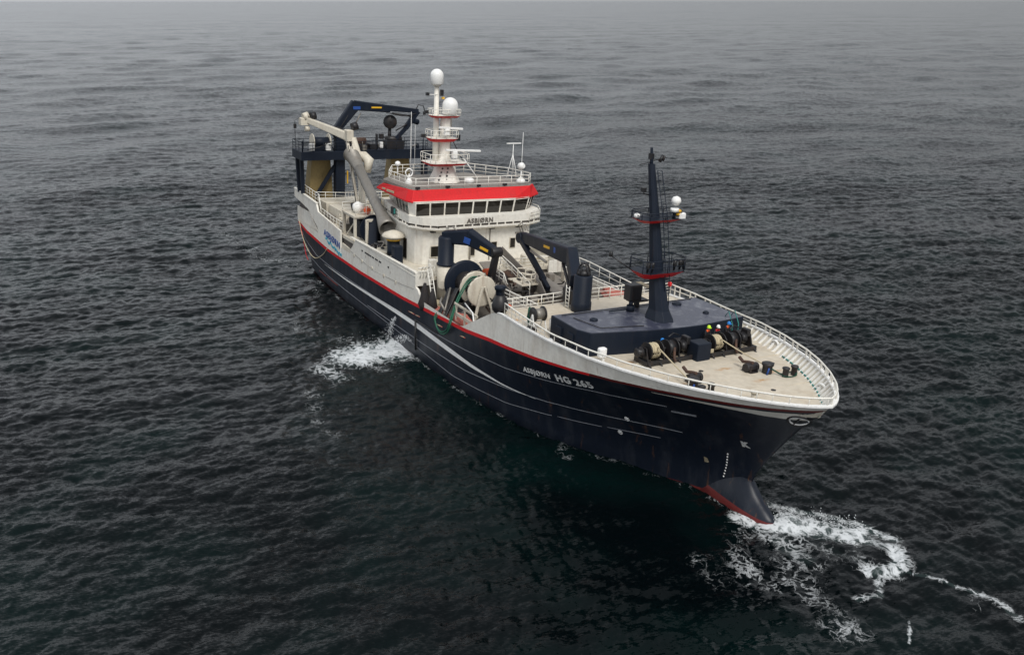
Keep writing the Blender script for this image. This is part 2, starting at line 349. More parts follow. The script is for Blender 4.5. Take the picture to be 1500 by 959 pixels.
p = MB(); P = [Vector((29.0 + (.35 + .05 * k / 9) * math.cos(k * .7), -5.6 + (.35 + .05 * k / 9) * math.sin(k * .7), 8.12 + .012 * (k % 9))) for k in range(40)]; p.tube(P, .035, 6); q_ = p.build('coiled_rope', 'rope'); tag(q_, 'small flat coil of pale rope on the foredeck beside the starboard rail', 'rope')
# side bulwark wings joining the foredeck (raised peak) are in the hull; low decks:
d2 = MB(); d2.box(-3, 12, -7.85, 7.85, 3.9, 4.2); d2.build('working_deck', 'greydeck', ship)
d3 = MB(); d3.box(-30, -3.0, -7.75, 7.75, 6.35, 6.7); d3.build('shelter_deck', 'cream', ship)
d3 = MB(); d3.box(-38.3, -30.1, -7.3, 7.3, 5.6, 6.0); d3.build('stern_deck', 'cream', ship)
d3 = MB(); d3.box(-3.3, -3.05, -7.75, 7.75, 4.2, 6.34); d3.build('deck_bulkhead', 'dark', ship)

# side plating above the stripe
for sg in (-1, 1):
    y0, y1 = sg * 8.02, sg * 7.82
    p = MB(); bot = [(x, ZS(x) + .01) for x in (-19, -12, -6, -.2)]
    p.plate([(-19, 5.65), (-17.4, 7.12), (-2.35, 7.47), (-2.3, 6.2), (-1.6, 6.0), (-.2, ZS(-.2) + .03)] + bot[::-1][1:], y0, y1, 0)
    p.box(-19, -2.2, min(y0, y1) - .05, max(y0, y1) + .05, 7.12, 7.14)
    p.plate([(-17.5, 7.1), (-2.25, 7.45), (-2.25, 7.53), (-17.5, 7.18)], sg * 8.08, sg * 7.74, 0)
    p.plate([(-2.25, 6.2), (-2.25, 7.45), (-2.1, 7.45), (-2.1, 6.2)], sg * 8.02, sg * 6.4, 0)      # wing return
    p.build('side_plating', 'white', ship, label=None)
    p = MB(); XP = [-38.5, -36, -33.2, -31.6, -30.2, -29.8, -29.6, -29.4, -27, -24.5, -22]
    tp = I(XP, [-38.5, -31.6, -30.2, -29.6, -22], [9.05, 8.72, 8.65, 7.75, 7.1]); bt = [I(x, [-38.5, -33.2, -29.8, -29.4], [8.0, 7.4, 5.9, 4.3]) if x < -29.4 else ZS(x) + .01 for x in XP]
    for i in range(len(XP) - 1): p.plate([(XP[i], bt[i]), (XP[i + 1], bt[i + 1]), (XP[i + 1], tp[i + 1]), (XP[i], tp[i])], sg * 8.06, sg * 7.86, 0)
    p.plate([(-38.55, 9.0), (-31.6, 8.67), (-30.1, 8.62), (-30.1, 8.7), (-31.6, 8.77), (-38.55, 9.1)], sg * 8.12, sg * 7.8, 0)
    p.build('stern_side_plating', 'white', ship)
    p = MB(); bt = [(x, ZS(x) + .01) for x in (-38.4, -34, -29.8)]
    p.plate([(-38.4, 6.8), (-38.4, ZS(-38.4))] + bt[1:] + [(-29.7, 4.5), (-30.5, 5.0), (-33.7, 6.75), (-34.2, 6.85)], sg * 7.75, sg * 7.6, 0)
    p.build('lower_stern_plating', 'white', ship)
    p = MB(); p.plate([(-38.3, 8.3), (-33, 7.6), (-29.5, 6), (-29.4, 4.6), (-38.3, 5.5)], sg * 7.45, sg * 7.4, 0); p.build('stern_slot_shade_panel', 'dark', ship)  # flat dark panel painted as the shade inside the stern slot
    p = MB(); p.plate([(-22.1, 4.2), (-18.9, 4.2), (-18.8, 5.6), (-21.9, 5.8)], sg * 7.9, sg * 7.75, 0); p.plate([(-22.2, 5.6), (-22.2, 6.6), (-19, 6.6), (-19, 5.6)], sg * 7.7, sg * 7.6, 1)
    p.build('gate_plating', ['cream', 'dark'], ship)
# portholes / freeing ports / vents on the starboard plating
for x, z in [(-17.8, 5.35), (-15.5, 5.3), (-12.7, 5.25), (-9.6, 5.25), (-6.6, 5.35)]:
    p = MB(); p.lathe([(.14, 0), (.2, .0), (.2, .05), (.13, .06)], (x, -8.02, z), (0, -1, 0), 14, 0); p.cyl((x, -8.03, z), (x, -8.05, z), .13, m=1, n=14)
    p.build('porthole', ['cream', 'glass'], ship)
p = MB()
for x0, x1 in [(-15.6, -15.3), (-14.7, -12.9), (-12.7, -12.2), (-11.9, -11.2), (-10.9, -10.3), (-8.6, -8.3)]: p.box(x0, x1, -8.05, -8.0, 6.35, 6.5)
p.build('vent_slots', 'black', ship)
p = MB()
for x in [-14.5, -11, -8]: p.tube([(x, -8.04, 6.2), (x + .05, -8.04, 5.9)], .015, 5)
p.tube([(-18.8, -8.04, 5.6), (-12, -8.04, 5.1), (-5, -8.04, 5.6), (-2.4, -8.04, 5.9)], .02, 5); p.build('side_cable', 'steel', ship)

# rubbing lines, swoosh
def hline(pts, r, name, mat):
    p = MB(); P = resample([(x, 0, z) for x, z in pts], .5); P = [Vector((q.x, hy(q.x, q.z, .0), q.z)) for q in P]
    p.tube(P, r, 6); p.build(name, mat, ship)
M['line'] = paint('worn_strake_edge', (.16, .17, .19), .5, (.3, .3, .3), .5, 2)
hline([(-38, 3.6), (-31, 2.3), (-25, 2.15), (-10, 2.5), (0, 2.95), (8, 3.45), (14.5, 4.15), (24, 5.7), (29.5, 6.4)], .035, 'rubbing_strake', 'line')
hline([(-14, .95), (0, 1.3), (8, 1.6), (13.2, 2.2), (20, 3.1), (29.4, 4.2)], .035, 'rubbing_strake', 'line')
hline([(-38, 1.5), (-26, .8), (-8, .7), (6, .35), (13.8, .95), (19.2, 1.85)], .03, 'rubbing_strake', 'line')
hline([(19.7, 1.95), (23.3, 2.4)], .03, 'rubbing_strake', 'line'); hline([(23.7, 2.5), (27.5, 3.0)], .03, 'rubbing_strake', 'line')
def patch(cen, name, mat, off=.03, sg=-1):
    # cen: list of (x, zc, half height)
    p = MB(); V = []
    for x, z, h in cen: V += [(x, hy(x, z + h * t, off, sg), z + h * t) for t in (-1, -.33, .33, 1)]
    n = len(cen); p.add(V, [(i * 4 + j, (i + 1) * 4 + j, (i + 1) * 4 + j + 1, i * 4 + j + 1) for i in range(n - 1) for j in range(3)], 0, True)
    return p.build(name, mat, ship)
X = np.linspace(-27.7, 17.8, 80)
for sg in (-1, 1):
    patch([(x, float(I(x, [-27.7, -20, -14, -10, -6.5, -3.5, -1, 4.4, 9.2, 13.6, 17.8], [1.95, 2.05, 2.25, 2.42, 2.55, 2.62, 2.64, 2.53, 2.42, 2.48, 2.75])), float(I(x, [-27.7, -14, -6, 1, 6, 12, 17.8], [.015, .14, .22, .25, .21, .09, .012]))) for x in X], 'swoosh_stripe', 'pure', .03, sg)
# white wedge under the bow stripe
for sg in (-1, 1):
    X = np.linspace(29.5, 37.2, 40)
    patch([(x, ZS(x) - .26 - float(I(x, [29.5, 34, 37.2], [.02, .16, .34])), float(I(x, [29.5, 34, 37.2], [.02, .13, .3]))) for x in X], 'bow_wedge_stripe', 'white', .03, sg)
# lettering on bow
def on_hull(x0, z0, slope, k=1, off=.03):
    return lambda a, b_, c: Vector((x0 + a - slope * b_ * .0, hy(x0 + a, z0 + a * slope + b_, off + c), z0 + a * slope + b_))
text('ASBJØRN', .56, 'name_lettering', 'pure', on_hull(17.15, 4.85, .165), ship, bold=.012, W=3.2)
text('HG 265', .76, 'registration_number', 'pure', on_hull(20.95, 5.45, .17), ship, bold=.024, W=3.45)
def mark(ch, x, z, size=.5, mat='rope'): text(ch, size, 'hull_mark', mat, on_hull(x, z, .1), ship, bold=.02)
# marks: thruster symbol, bulb symbol
for (x, z) in [(25.6, 3.9), (24.6, 2.4)]:
    p = MB(); P = [Vector((x + .15 * math.cos(t), 0, z + .15 * math.sin(t))) for t in [k * math.pi / 8 for k in range(17)]]
    P = [Vector((q.x, hy(q.x, q.z, .02), q.z)) for q in P]; p.tube(P, .024, 6)
    for a in (.8, 2.4): 
        A = Vector((x + .13 * math.cos(a), 0, z + .13 * math.sin(a))); B = Vector((x - .13 * math.cos(a), 0, z - .13 * math.sin(a)))
        p.tube([(A.x, hy(A.x, A.z, .02), A.z), (B.x, hy(B.x, B.z, .02), B.z)], .035, 6)
    p.build('thruster_mark', 'pure', ship)
p = MB()
for k in range(9):
    z = 1.55 + k * .24; x = 31.6 + .04 * k + (k * .02)
    p.tube([(x, hy(x, z, .02), z), (x, hy(x, z + .09, .02), z + .09)], .05, 6)
p.build('draught_marks', 'pure', ship)
text('K', .5, 'bow_mark', 'pure', lambda a, b_, c: Vector((33.2 + a, hy(33.2 + a, 4.6 + b_, .03), 4.6 + b_)), ship, bold=.05)
text('B', .42, 'bow_mark', 'rope', lambda a, b_, c: Vector((30.4 + a, hy(30.4 + a, 2.3 + b_, .03), 2.3 + b_)), ship, bold=.05)
# bow emblem: oval ring with a slanted stroke
p = MB()
for rx, rz, r_, mi in ((.62, .4, .07, 0), (.5, .3, .05, 1)):
    P = []
    for k in range(21):
        t = k * math.pi / 10; x = 36.75 + rx * math.cos(t) * .7; z = 7.7 + rz * math.sin(t) + .3 * rx * math.cos(t)
        P.append(Vector((x, hy(x, z, .03), z)))
    p.tube(P, r_, 6, mi)
for a, b_ in (((36.45, 7.4), (36.95, 8.0)), ((36.75, 7.6), (37.0, 7.75))):
    p.tube([(a[0], hy(a[0], a[1], .03), a[1]), (b_[0], hy(b_[0], b_[1], .03), b_[1])], .06, 6, 2)
p.build('bow_emblem', ['black', 'pure', 'black'], ship)
p = MB(); p.tube([(29.6, hy(29.6, 6.05, .02), 6.05), (31.2, hy(31.2, 6.25, .02), 6.25)], .07, 6); p.build('anchor_pocket', 'line', ship)
# lettering on stern plating
text('ASBJØRN', 1.0, 'name_lettering', 'blue', lambda a, b_, c: Vector((-27.4 + a, -8.08 - c, 5.55 - a * .09 + b_)), ship, bold=.02, W=5.3)
p = MB()
for k in range(14):
    x = -27.0 + k * .38; z = 5.25 - k * .06 + .12 * math.sin(k * 1.7)
    p.beam((x, -8.08, z), (x + .45, -8.08, z - .1 + .2 * math.sin(k * 2.1)), .03, .16 + .12 * abs(math.sin(k * 1.3)), m=0)
p.build('wave_graphic', 'cyan', ship)
# rust and outlets on the hull by the working deck
for (x, z, L_) in [(-3.4, 3.45, 1.3), (-1.9, 3.55, 1.0), (2.6, 4.05, 1.2), (7.2, 4.45, .9)]:
    p = MB(); p.tube([(x, hy(x, z, .02), z), (x + L_, hy(x + L_, z + .1, .02), z + .1)], .04, 6); p.tube([(x + .2, hy(x + .2, z, .03), z + .03), (x + L_ * .7, hy(x + L_ * .7, z, .03), z + .1)], .035, 6, 1); p.build('hull_outlet', ['pinknet', 'rope'], ship)
p = MB(); p.tube([(-1.7, -8.12, 3.1), (-1.5, -8.2, 1.7), (-1.45, -8.16, .3)], .1, 8); p.tube([(-1.9, -8.1, 3.1), (3, -8.12, 3.3)], .05, 6); p.build('discharge_pipe', 'black', ship)
p = MB()
for x, L_ in ((-30, 2.5), (-27, 3.2), (-24.2, .9)): p.tube([(x, hy(x, .6, .02), .62), (x + L_, hy(x + L_, .55, .02), .56)], .05, 6)
p.build('boot_topping_scrape', 'darkred', ship)

# ------------------------------------------------------------------ railings on the bow
RT = lambda p: float(I(p.x, [13, 17, 21, 38], [.95, .75, .5, .45]))
rl = [p + Vector((0, 0, .05)) for p in inset(loop, .1)]
mb = MB(); P = rl
def bars(P, mb, f, r): mb.tube([p + Vector((0, 0, RT(p) * f)) for p in P], r, 6)
bars(P, mb, 1, .06)
aft = [p for p in P if p.x < 21]; 
for side in (-1, 1):
    Q = [p for p in P if p.x < 20.5 and p.y * side > 0]
    bars(Q, mb, .55, .03)
    Q = [p for p in P if p.y > 0 and p.x >= 20]
bars([p for p in P if p.y > 0 and p.x < 34], mb, .5, .025)
RS = resample(P, 1.05)
for k, p in enumerate(RS):
    if p.y > 0:
        if k % 3 != 1: mb.beam(p - Vector((0, 0, .05)), p + Vector((0, 0, RT(p))), .07, .12)
    elif k % 2 == 0 or p.x < 20: mb.tube([p, p + Vector((0, 0, RT(p)))], .03, 6)
mb.build('bow_railing', 'rail', ship)
mb = MB(); mb.tube([p + Vector((0, 0, .42)) for p in inset(loop, .78) if p.y > 1.5 and p.x > 27.5 or (p.x > 35 and p.y > -2.2)], .035, 6)
mb = MB(); Q = [p for p in foot if (p.y > -.8 and p.x > 28.5)]; mb.tube([p + Vector((0, 0, .12)) for p in Q], .05, 6); o = mb.build('mooring_line', M['greennet'])
M['teal'] = paint('teal_line', (.03, .22, .20), .7, (.05, .1, .1), .3, 5); o.data.materials[0] = M['teal']
tag(o, 'teal line lying along the foot of the port bow bulwark', 'rope')
# fairleads in the bulwark
for (x, y) in [(27.3, 6.95), (34.9, 3.2), (20.9, -8.1)]:
    p = MB(); v_ = Vector((0, 1 if y > 0 else -1, 0)); P = [Vector((x + .3 * math.cos(t), y, ZD(x) + .4 + .24 * math.sin(t))) for t in [k * math.pi / 6 for k in range(13)]]; p.tube(P, .08, 8)
    p.build('fairlead', 'pure', ship)

# ------------------------------------------------------------------ deckhouse on foredeck
dh = empty('deckhouse', parent=ship)
o1 = [(19.1, -6.95), (22.5, -7.05), (23.5, -6.6), (24.45, -2.4), (24.8, 0), (24.9, 2.0), (24.5, 6.3), (19.2, 6.3)]
p = MB(); p.loft([[(x, y * 1.01, 7.9) for x, y in o1], [(x, y * 1.01, 9.66) for x, y in o1], [(x + (.02 if x < 20 else -.03), y * 1.005, 9.7) for x, y in o1]], 0); p.build('deckhouse_wall', 'navyeq', dh)
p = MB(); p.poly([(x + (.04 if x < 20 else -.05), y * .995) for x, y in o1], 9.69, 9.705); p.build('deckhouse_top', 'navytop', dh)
p = MB(); p.box(21.0, 23.4, -6.6, -6.55, 8, 8.3); 
for x in (20.0, 21.5): p.box(x, x + .7, -7.2, -7.0, 8.15, 9.25)
p.build('access_hatch', 'navyeq', dh, .02)
p = MB(); p.tube([(24.9, -6.5, 7.95), (24.9, -6.5, 8.6)], .11, 10); p.box(24.65, 25.1, -6.9, -6.3, 8.5, 9.15, 0, .1); p.build('ventilator', 'pure', ship, .03)
p = MB(); p.tube([(17.9, -6.2, 7.95), (17.9, -6.2, 8.95), (18.15, -6.2, 9.15), (18.4, -6.25, 8.95)], .13, 10); p.build('gooseneck_vent', 'pure', ship)

for (x, y, r_) in [(21.2, -4.8, .28), (20.2, 3.6, .35), (22.8, 4.2, .22)]:
    MB().lathe([(r_, 0), (r_ * 1.05, .02), (r_ * 1.05, .1), (r_ * .7, .16), (.02, .18)], (x, y, 9.7), (0, 0, 1), 20).build('roof_hatch', 'navyeq', dh)
p = MB(); p.tube([(19.5, -6.4, 9.76), (19.6, 0, 9.76), (19.5, 5.6, 9.76)], .035, 6); p.tube([(20.3, -5.9, 9.75), (22.9, -5.4, 9.75), (23.6, -2.2, 9.75)], .03, 6); p.build('roof_pipe', 'black', dh)
# foremast
fm = empty('foremast', parent=ship, loc=(0, 0, 0))
p = MB()
def octa(x, y, z, a, b_): return [(x + a * cx, y + b_ * cy, z) for cx, cy in ((-1, -.5), (-.5, -1), (.5, -1), (1, -.5), (1, .5), (.5, 1), (-.5, 1), (-1, .5))]
p.loft([octa(22.55, 0, 9.7, 1.1, .85), octa(22.4, 0, 10.4, .78, .62), octa(21.7, 0, 13, .52, .45), octa(20.9, 0, 16.7, .36, .34), octa(19.95, 0, 20.4, .24, .22)], 0)
p.cyl((19.95, 0, 20.4), (19.8, 0, 21.5), .13, .1, 10); p.build('mast_column', 'navyeq', fm, .02)
def platform(x0, x1, y0, y1, z, parent, d=.35, taper=.45, top='navyeq', rh=.9, red='red', railm='navyeq', skip=()):
    cx, cy = (x0 + x1) / 2, (y0 + y1) / 2
    o = [(x0, y0 + .4), (x0 + .4, y0), (x1 - .4, y0), (x1, y0 + .4), (x1, y1 - .4), (x1 - .4, y1), (x0 + .4, y1), (x0, y1 - .4)]
    i_ = [(cx + (a - cx) * taper, cy + (b_ - cy) * (taper + .25)) for a, b_ in o]
    q = MB(); q.loft([[(a, b_, z - d) for a, b_ in i_], [(a, b_, z) for a, b_ in o]], 0); q.add([(a, b_, z + .004) for a, b_ in o], [tuple(range(8))], 1)
    q.build('lookout_platform', [red, top], parent)
    if rh: rail([(a, b_, z) for a, b_ in o] + [(o[0][0], o[0][1], z)], rh, 2, 1.2, .028, .03).build('platform_railing', railm, parent)
platform(20.6, 22.9, -1.9, 1.9, 13.15, fm, .5)
platform(20.0, 22.0, -1.7, 1.9, 16.75, fm, .3, rh=.5)
p = MB(); lad = [(22.9, .3, 9.75), (22.5, .3, 13.3), (21.7, .3, 16.8), (20.6, .25, 20)]
for dy in (-.18, .22): p.tube([(x, y + dy, z) for x, y, z in lad], .03, 6)
for q in resample(lad, .35): p.tube([(q.x, q.y - .18, q.z), (q.x, q.y + .22, q.z)], .018, 5)
p.build('ladder', 'navyeq', fm)
p = MB(); p.cyl((21.9, .9, 16.8), (21.9, .9, 17.5), .12); p.cyl((21.9, .9, 17.3), (21.9, .9, 17.55), .3, n=16, m=1)
p.lathe([(.05, -.32), (.24, -.25), (.34, -.05), (.34, .08), (.26, .25), (.08, .34)], (21.9, .95, 18.05), (.15, 0, 1), 16, 1); p.build('satellite_antenna', ['navyeq', 'pure'], fm)
p = MB(); p.lathe([(.1, 0), (.22, .08), (.22, .24), (.08, .32)], (20.9, -1.6, 16.8), (0, 0, 1), 12); p.build('mast_light', 'pure', fm)
p = MB(); p.box(21.5, 22.1, 1.3, 1.9, 16.8, 17.2, 0, .1); p.lathe([(.1, 0), (.25, .1), (.25, .35), (.1, .4)], (21.6, 1.3, 17.2), (1, 0, 0), 12, 1); p.build('mast_floodlight', ['pure', 'yellow'], fm)
p = MB(); p.tube([(19.9, 0, 20.5), (19.9, -1.0, 20.35)], .03, 5); p.tube([(19.9, 0, 20.6), (19.9, .9, 20.7)], .04, 5)
p.tube([(19.9, .75, 20.5), (19.9, 1.0, 20.95)], .12, 8); p.tube([(19.9, 1.05, 20.55), (19.9, 1.15, 20.9)], .09, 8); p.box(19.7, 20, -.15, .15, 20.7, 21.1); p.build('wind_sensor', 'black', fm)
p = MB(); p.tube([(20.3, 0, 18.2), (20.3, -.7, 18.35), (20.3, -.75, 18.7)], .06, 6); p.box(20.2, 20.5, -.95, -.65, 18.5, 18.8); p.build('mast_horn', 'black', fm)
p = MB(); p.tube([(21.2, -1.8, 13.1), (20.4, -3.2, 14.1)], .045, 6); p.lathe([(.05, 0), (.14, .05), (.14, .35), (.05, .4)], (20.4, -3.2, 14.0), (0, 0, 1), 10); p.build('side_lantern', 'black', fm)
for y in (-1.5, -1.1, .9, 1.4, 1.75): MB().lathe([(.06, 0), (.1, .3), (.14, .35), (.12, .75)], (22.5, y, 13.2), (.1, 0, 1), 8).build('platform_lamp', 'black', fm)
p = MB(); p.tube([(19.6, .2, 9.7), (19.6, .2, 10.2)], .22, 10); p.box(19.3, 20.1, -.6, .9, 10.2, 10.35); p.box(19.1, 20.0, -.75, .35, 10.3, 11.5, 0, .08); p.box(19.95, 20.05, -.65, .25, 10.4, 11.4, 1); p.tube([(20.1, .4, 10.3), (21.7, .3, 10.9)], .05, 6); p.box(19.0, 20.5, .4, .9, 11.35, 11.45, 2)
p.build('fish_finder_housing', ['black', 'black', 'rope'], ship, .02)
p = MB(); p.tube([(20.3, -.9, 9.7), (20.3, -.9, 10.15)], .3, 12); p.tube([(20.3, -.9, 10.15), (20.3, -.9, 10.4)], .16, 12); p.tube([(20.0, -2.6, 9.78), (20.2, -1.0, 9.85)], .05, 6); p.build('capstan_head', 'navyeq', ship)
p = MB()
for y in (5.0, 5.6): p.tube([(24.0, y, 9.75), (24.3, y, 10.2), (24.75, y + .1, 9.3), (24.85, y, 8.3)], .035, 6)
p.build('hanging_hose', 'teal', ship)

# winches on foredeck : windlass
def windlass(cx, cy, label):
    e = empty('mooring_winch', parent=ship, loc=(cx, cy, 8.02)); e['label'] = label
    L_ = 2.1
    p = MB()
    for x in (-.65, .65):
        p.beam((x, -L_, .3), (x, L_, .3), .16, .3)
    for y in (-L_, -L_ * .45, .25, L_): p.beam((-.7, y, .3), (.7, y, .3), .14, .28)
    for y in (-1.95, -1.0, .6, 1.95):
        for s_ in (-1, 1): p.beam((s_ * .62, y, .35), (s_ * .95, y, .0), .12, .1)
    p.build('winch_frame', 'black', e, .015)
    for y in (-1.95, -.55, .75, 1.85): p = MB().loft([[(-.55, y - .05, .4), (.55, y - .05, .4), (.25, y - .05, 1.25), (-.25, y - .05, 1.25)], [(-.55, y + .05, .4), (.55, y + .05, .4), (.25, y + .05, 1.25), (-.25, y + .05, 1.25)]], 0); p.build('winch_cheek', 'black', e)
    p = MB(); p.cyl((0, -2.15, .95), (0, 2.1, .95), .12, n=12)
    for y in (-1.75, -.75, -.15, .6): p.cyl((0, y, .95), (0, y + .07, .95), .62, n=28)
    p.cyl((0, -1.7, .95), (0, -.75, .95), .3, n=18); p.cyl((0, -.1, .95), (0, .55, .95), .5, n=18)
    p.lathe([(.45, 0), (.28, .15), (.28, .35), (.42, .5)], (0, .95, .95), (0, 1, 0), 20)
    p.lathe([(.2, 0), (.34, .05), (.2, .3), (.38, .42)], (0, -2.6, .95), (0, 1, 0), 18)
    p.build('winch_drum', 'black', e)
    p = MB()
    for k in range(5):
        y = -1.5 + k * .12; rr_ = .46 + .03 * (k % 2); P = [Vector((rr_ * math.cos(t), y + .12 * t / 6.28, .95 + rr_ * math.sin(t))) for t in [j * math.pi / 8 for j in range(17)]]
        p.tube(P, .07, 6)
    p.build('rope_coil', 'rope', e)
    p = MB(); p.cyl((-.55, 1.0, 1.0), (-.55, 1.9, 1.0), .32, n=16); p.box(-.4, .3, 1.5, 1.85, 1.1, 1.6, 0, .06); p.tube([(-.3, .3, 1.6), (-.5, .9, 1.75), (-.6, 1.5, 1.5)], .05, 6); p.build('winch_motor', 'black', e)
    p = MB(); p.tube([(.45, .3, 1.1), (.75, .1, .5), (.95, .1, .25)], .1, 6, 0); p.build('anchor_chain', 'rusty', e)
    return e
windlass(26.2, -2.2, 'starboard black mooring winch beside the navy cabinet, pale rope on its outer drum')
windlass(26.5, 3.1, 'port black mooring winch in front of the standing workers, pale rope on its outer drum')
p = MB(); p.box(26.3, 27.4, -.45, .75, 8.02, 9.35, 0, .05); p.build('winch_control_cabinet', 'navyeq', ship, .02)
p = MB(); p.box(26.9, 27.05, 1.0, 1.35, 8.02, 8.7, 0, .03); p.build('deck_box', 'rope', ship)
def bitts(x, y, a):
    e = empty('mooring_bitts', parent=ship, loc=(x, y, 8.05)); e.rotation_euler = (0, 0, a)
    for s_ in (-1, 1):
        p = MB(); p.lathe([(.24, 0), (.2, .1), (.2, .62), (.26, .66), (.26, .74), (.2, .78)], (0, s_ * .42, 0), (0, 0, 1), 18); p.build('bollard', 'black', e)
    p = MB(); p.box(-.35, .35, -.85, .85, 0, .06); p.build('base_plate', 'greennet', e, .01)
    p = MB(); P = [Vector((.3 * math.sin(t), .42 + .28 * math.cos(t) if False else (.42 * math.cos(t)) * 1.5, .15 + .02 * t)) for t in [k * math.pi / 8 for k in range(20)]]; p.tube(P, .04, 6); p.build('rope_turn', 'greennet', e)
bitts(31.9, 3.6, .05); bitts(32.15, -3.9, .05)
def stopper(x, y, a):
    p = MB(); 
    for s_ in (-1, 1): p.loft([[(-.5, s_ * .3 - .06, 0), (.45, s_ * .3 - .06, 0), (.35, s_ * .3 - .06, .62), (-.15, s_ * .3 - .06, .66)], [(-.5, s_ * .3 + .06, 0), (.45, s_ * .3 + .06, 0), (.35, s_ * .3 + .06, .62), (-.15, s_ * .3 + .06, .66)]], 0)
    p.cyl((.05, -.5, .42), (.05, .5, .42), .3, n=16); p.box(-.45, .45, -.25, .25, .02, .2); p.tube([(-1.1, 0, .75), (-.7, 0, .55), (-.2, 0, .68), (.2, 0, .75)], .12, 6, 1)
    o = p.build('chain_stopper', ['black', 'rusty'], ship, .02); o.location = (x, y, 8.05); o.rotation_euler = (0, 0, a)
stopper(30.2, 1.7, .0); stopper(30.2, -3.2, .0)
for (x, y) in [(30.9, 2.55), (31.15, -4.1)]:
    p = MB(); p.lathe([(.36, 0), (.33, .1), (.33, .62), (.4, .68), (.4, .82), (.3, .86)], (0, 0, 0), (0, 0, 1), 20); p.tube([(.3, -.3, .1), (.38, -.25, .6)], .06, 6, 1); o = p.build('pedestal_roller', ['black', 'blue'], ship); o.location = (x, y, 8.05)
p = MB(); p.cyl((34.3, -2.0, 8.1), (34.3, -2.0, 8.8), .2, n=14); p.cyl((34.3, -2.0, 8.8), (34.3, -2.0, 8.95), .28, n=14); p.build('deck_vent', 'cream', ship)
p = MB(); p.cyl((19.2, -7.65, 8.0), (19.2, -7.65, 8.08), .35, n=14); p.build('deck_plate', 'yellow', ship)

# ------------------------------------------------------------------ wheelhouse superstructure
wh = empty('wheelhouse', parent=ship)
def z_(o, z): return [(x, y, z) for x, y in o]
def grow(o, d):
    out = []; n_ = len(o)
    for i in range(n_):
        p0, p1, p2 = Vector((*o[i - 1], 0)), Vector((*o[i], 0)), Vector((*o[(i + 1) % n_], 0))
        e1, e2 = (p1 - p0).normalized(), (p2 - p1).normalized(); n1, n2 = Vector((e1.y, -e1.x, 0)), Vector((e2.y, -e2.x, 0)); b_ = (n1 + n2); b_ = b_ / max(.4, b_.length_squared / 2)
        out.append((p1.x + b_.x * d, p1.y + b_.y * d))
    return out
wall = [(-17.5, -5.6), (-9.2, -5.75), (-8.0, -5.5), (-7.2, -5.0), (-6.8, -4.2), (-6.7, 6.7), (-17.5, 6.7)]
p = MB(); p.loft([z_(wall, 6.7), z_(wall, 10.3)], 0, True, False); p.build('accommodation_wall', 'white', wh, .03)
bo = [(-16.8, -5.3), (-10.4, -6.2), (-8.1, -6.2), (-6.7, -5.3), (-5.9, -4.0), (-5.9, 6.2), (-6.7, 7.9), (-8.4, 8.7), (-15, 8.7)]
p = MB(); p.loft([z_(grow(bo, -.3), 10.15), z_(bo, 10.35), z_(bo, 10.5)], 0); p.build('balcony_deck', 'white', wh)
lo = grow(bo, -.12)
p = MB(); p.loft([z_(lo, 10.72), z_(lo, 11.45)], 0); p.loft([z_(grow(bo, -.22), 10.5), z_(grow(bo, -.22), 10.72)], 1)  # dark inner ring paints the shade in the slots below the parapet
p.build('bridge_parapet', ['white', 'dark'], wh)
p = MB()
for a, b_ in zip(lo, lo[1:]):
    for q in resample([(a[0], a[1], 0), (b_[0], b_[1], 0)], .9): MB().box(q.x - .04, q.x + .04, q.y - .06, q.y + .06, 10.5, 10.73).build('parapet_stanchion', 'white', wh)
w0 = [(-17.0, -4.3), (-12.6, -5.3), (-8.5, -5.85), (-7.7, -5.6), (-7.3, 4.9), (-7.8, 6.7), (-8.9, 7.9), (-13.5, 7.9), (-17.0, 4.6)]
w1 = [(-17.1, -4.6), (-12.6, -5.7), (-8.2, -6.15), (-7.45, -5.75), (-7.05, 5.0), (-7.55, 7.0), (-8.7, 8.3), (-13.5, 8.3), (-17.1, 4.9)]
p = MB(); p.loft([z_(w0, 10.5), z_(w0, 11.2), z_(w1, 12.85)], 0); p.build('bridge_wall', 'white', wh)
def windows(i, j, n, z0=11.42, z1=12.68, g=.08):
    a0, b0, a1, b1 = [Vector((*q, 0)) for q in (w0[i], w0[j], w1[i], w1[j])]
    f0, f1 = (z0 - 11.2) / 1.65, (z1 - 11.2) / 1.65
    A0, B0, A1, B1 = a0.lerp(a1, f0), b0.lerp(b1, f0), a0.lerp(a1, f1), b0.lerp(b1, f1)
    for q in (A0, B0): q.z = z0
    for q in (A1, B1): q.z = z1
    nn = (B0 - A0).cross(A1 - A0).normalized(); c = Vector((-12, 0, 12))
    if nn.dot(A0 - c) < 0: nn = -nn
    L_ = (B0 - A0).length; gg = g / L_
    for k in range(n):
        t0, t1 = k / n + gg, (k + 1) / n - gg
        q = [A0.lerp(B0, t0), A0.lerp(B0, t1), A1.lerp(B1, t1), A1.lerp(B1, t0)]
        mb = MB(); mb.add([v + nn * (.03 + .012 * random.random()) for v in q], [(0, 1, 2), (0, 2, 3)], 0)
        ring = q + [q[0]]
        for u_, v_ in zip(ring, ring[1:]): mb.tube([u_ + nn * .02, v_ + nn * .02], .022, 5, 1)
        mb.build('window', ['glass', 'white'], wh)
windows(0, 1, 4); windows(1, 2, 4); windows(3, 4, 7, g=.07); windows(4, 5, 1); windows(5, 6, 2); windows(6, 7, 4)
v0 = [(-16.2, -6.2), (-12.4, -6.25), (-8.6, -6.3), (-7.7, -6.0), (-7.1, 5.2), (-7.6, 7.2), (-8.9, 8.9), (-12.8, 8.8), (-17.5, 5.2)]
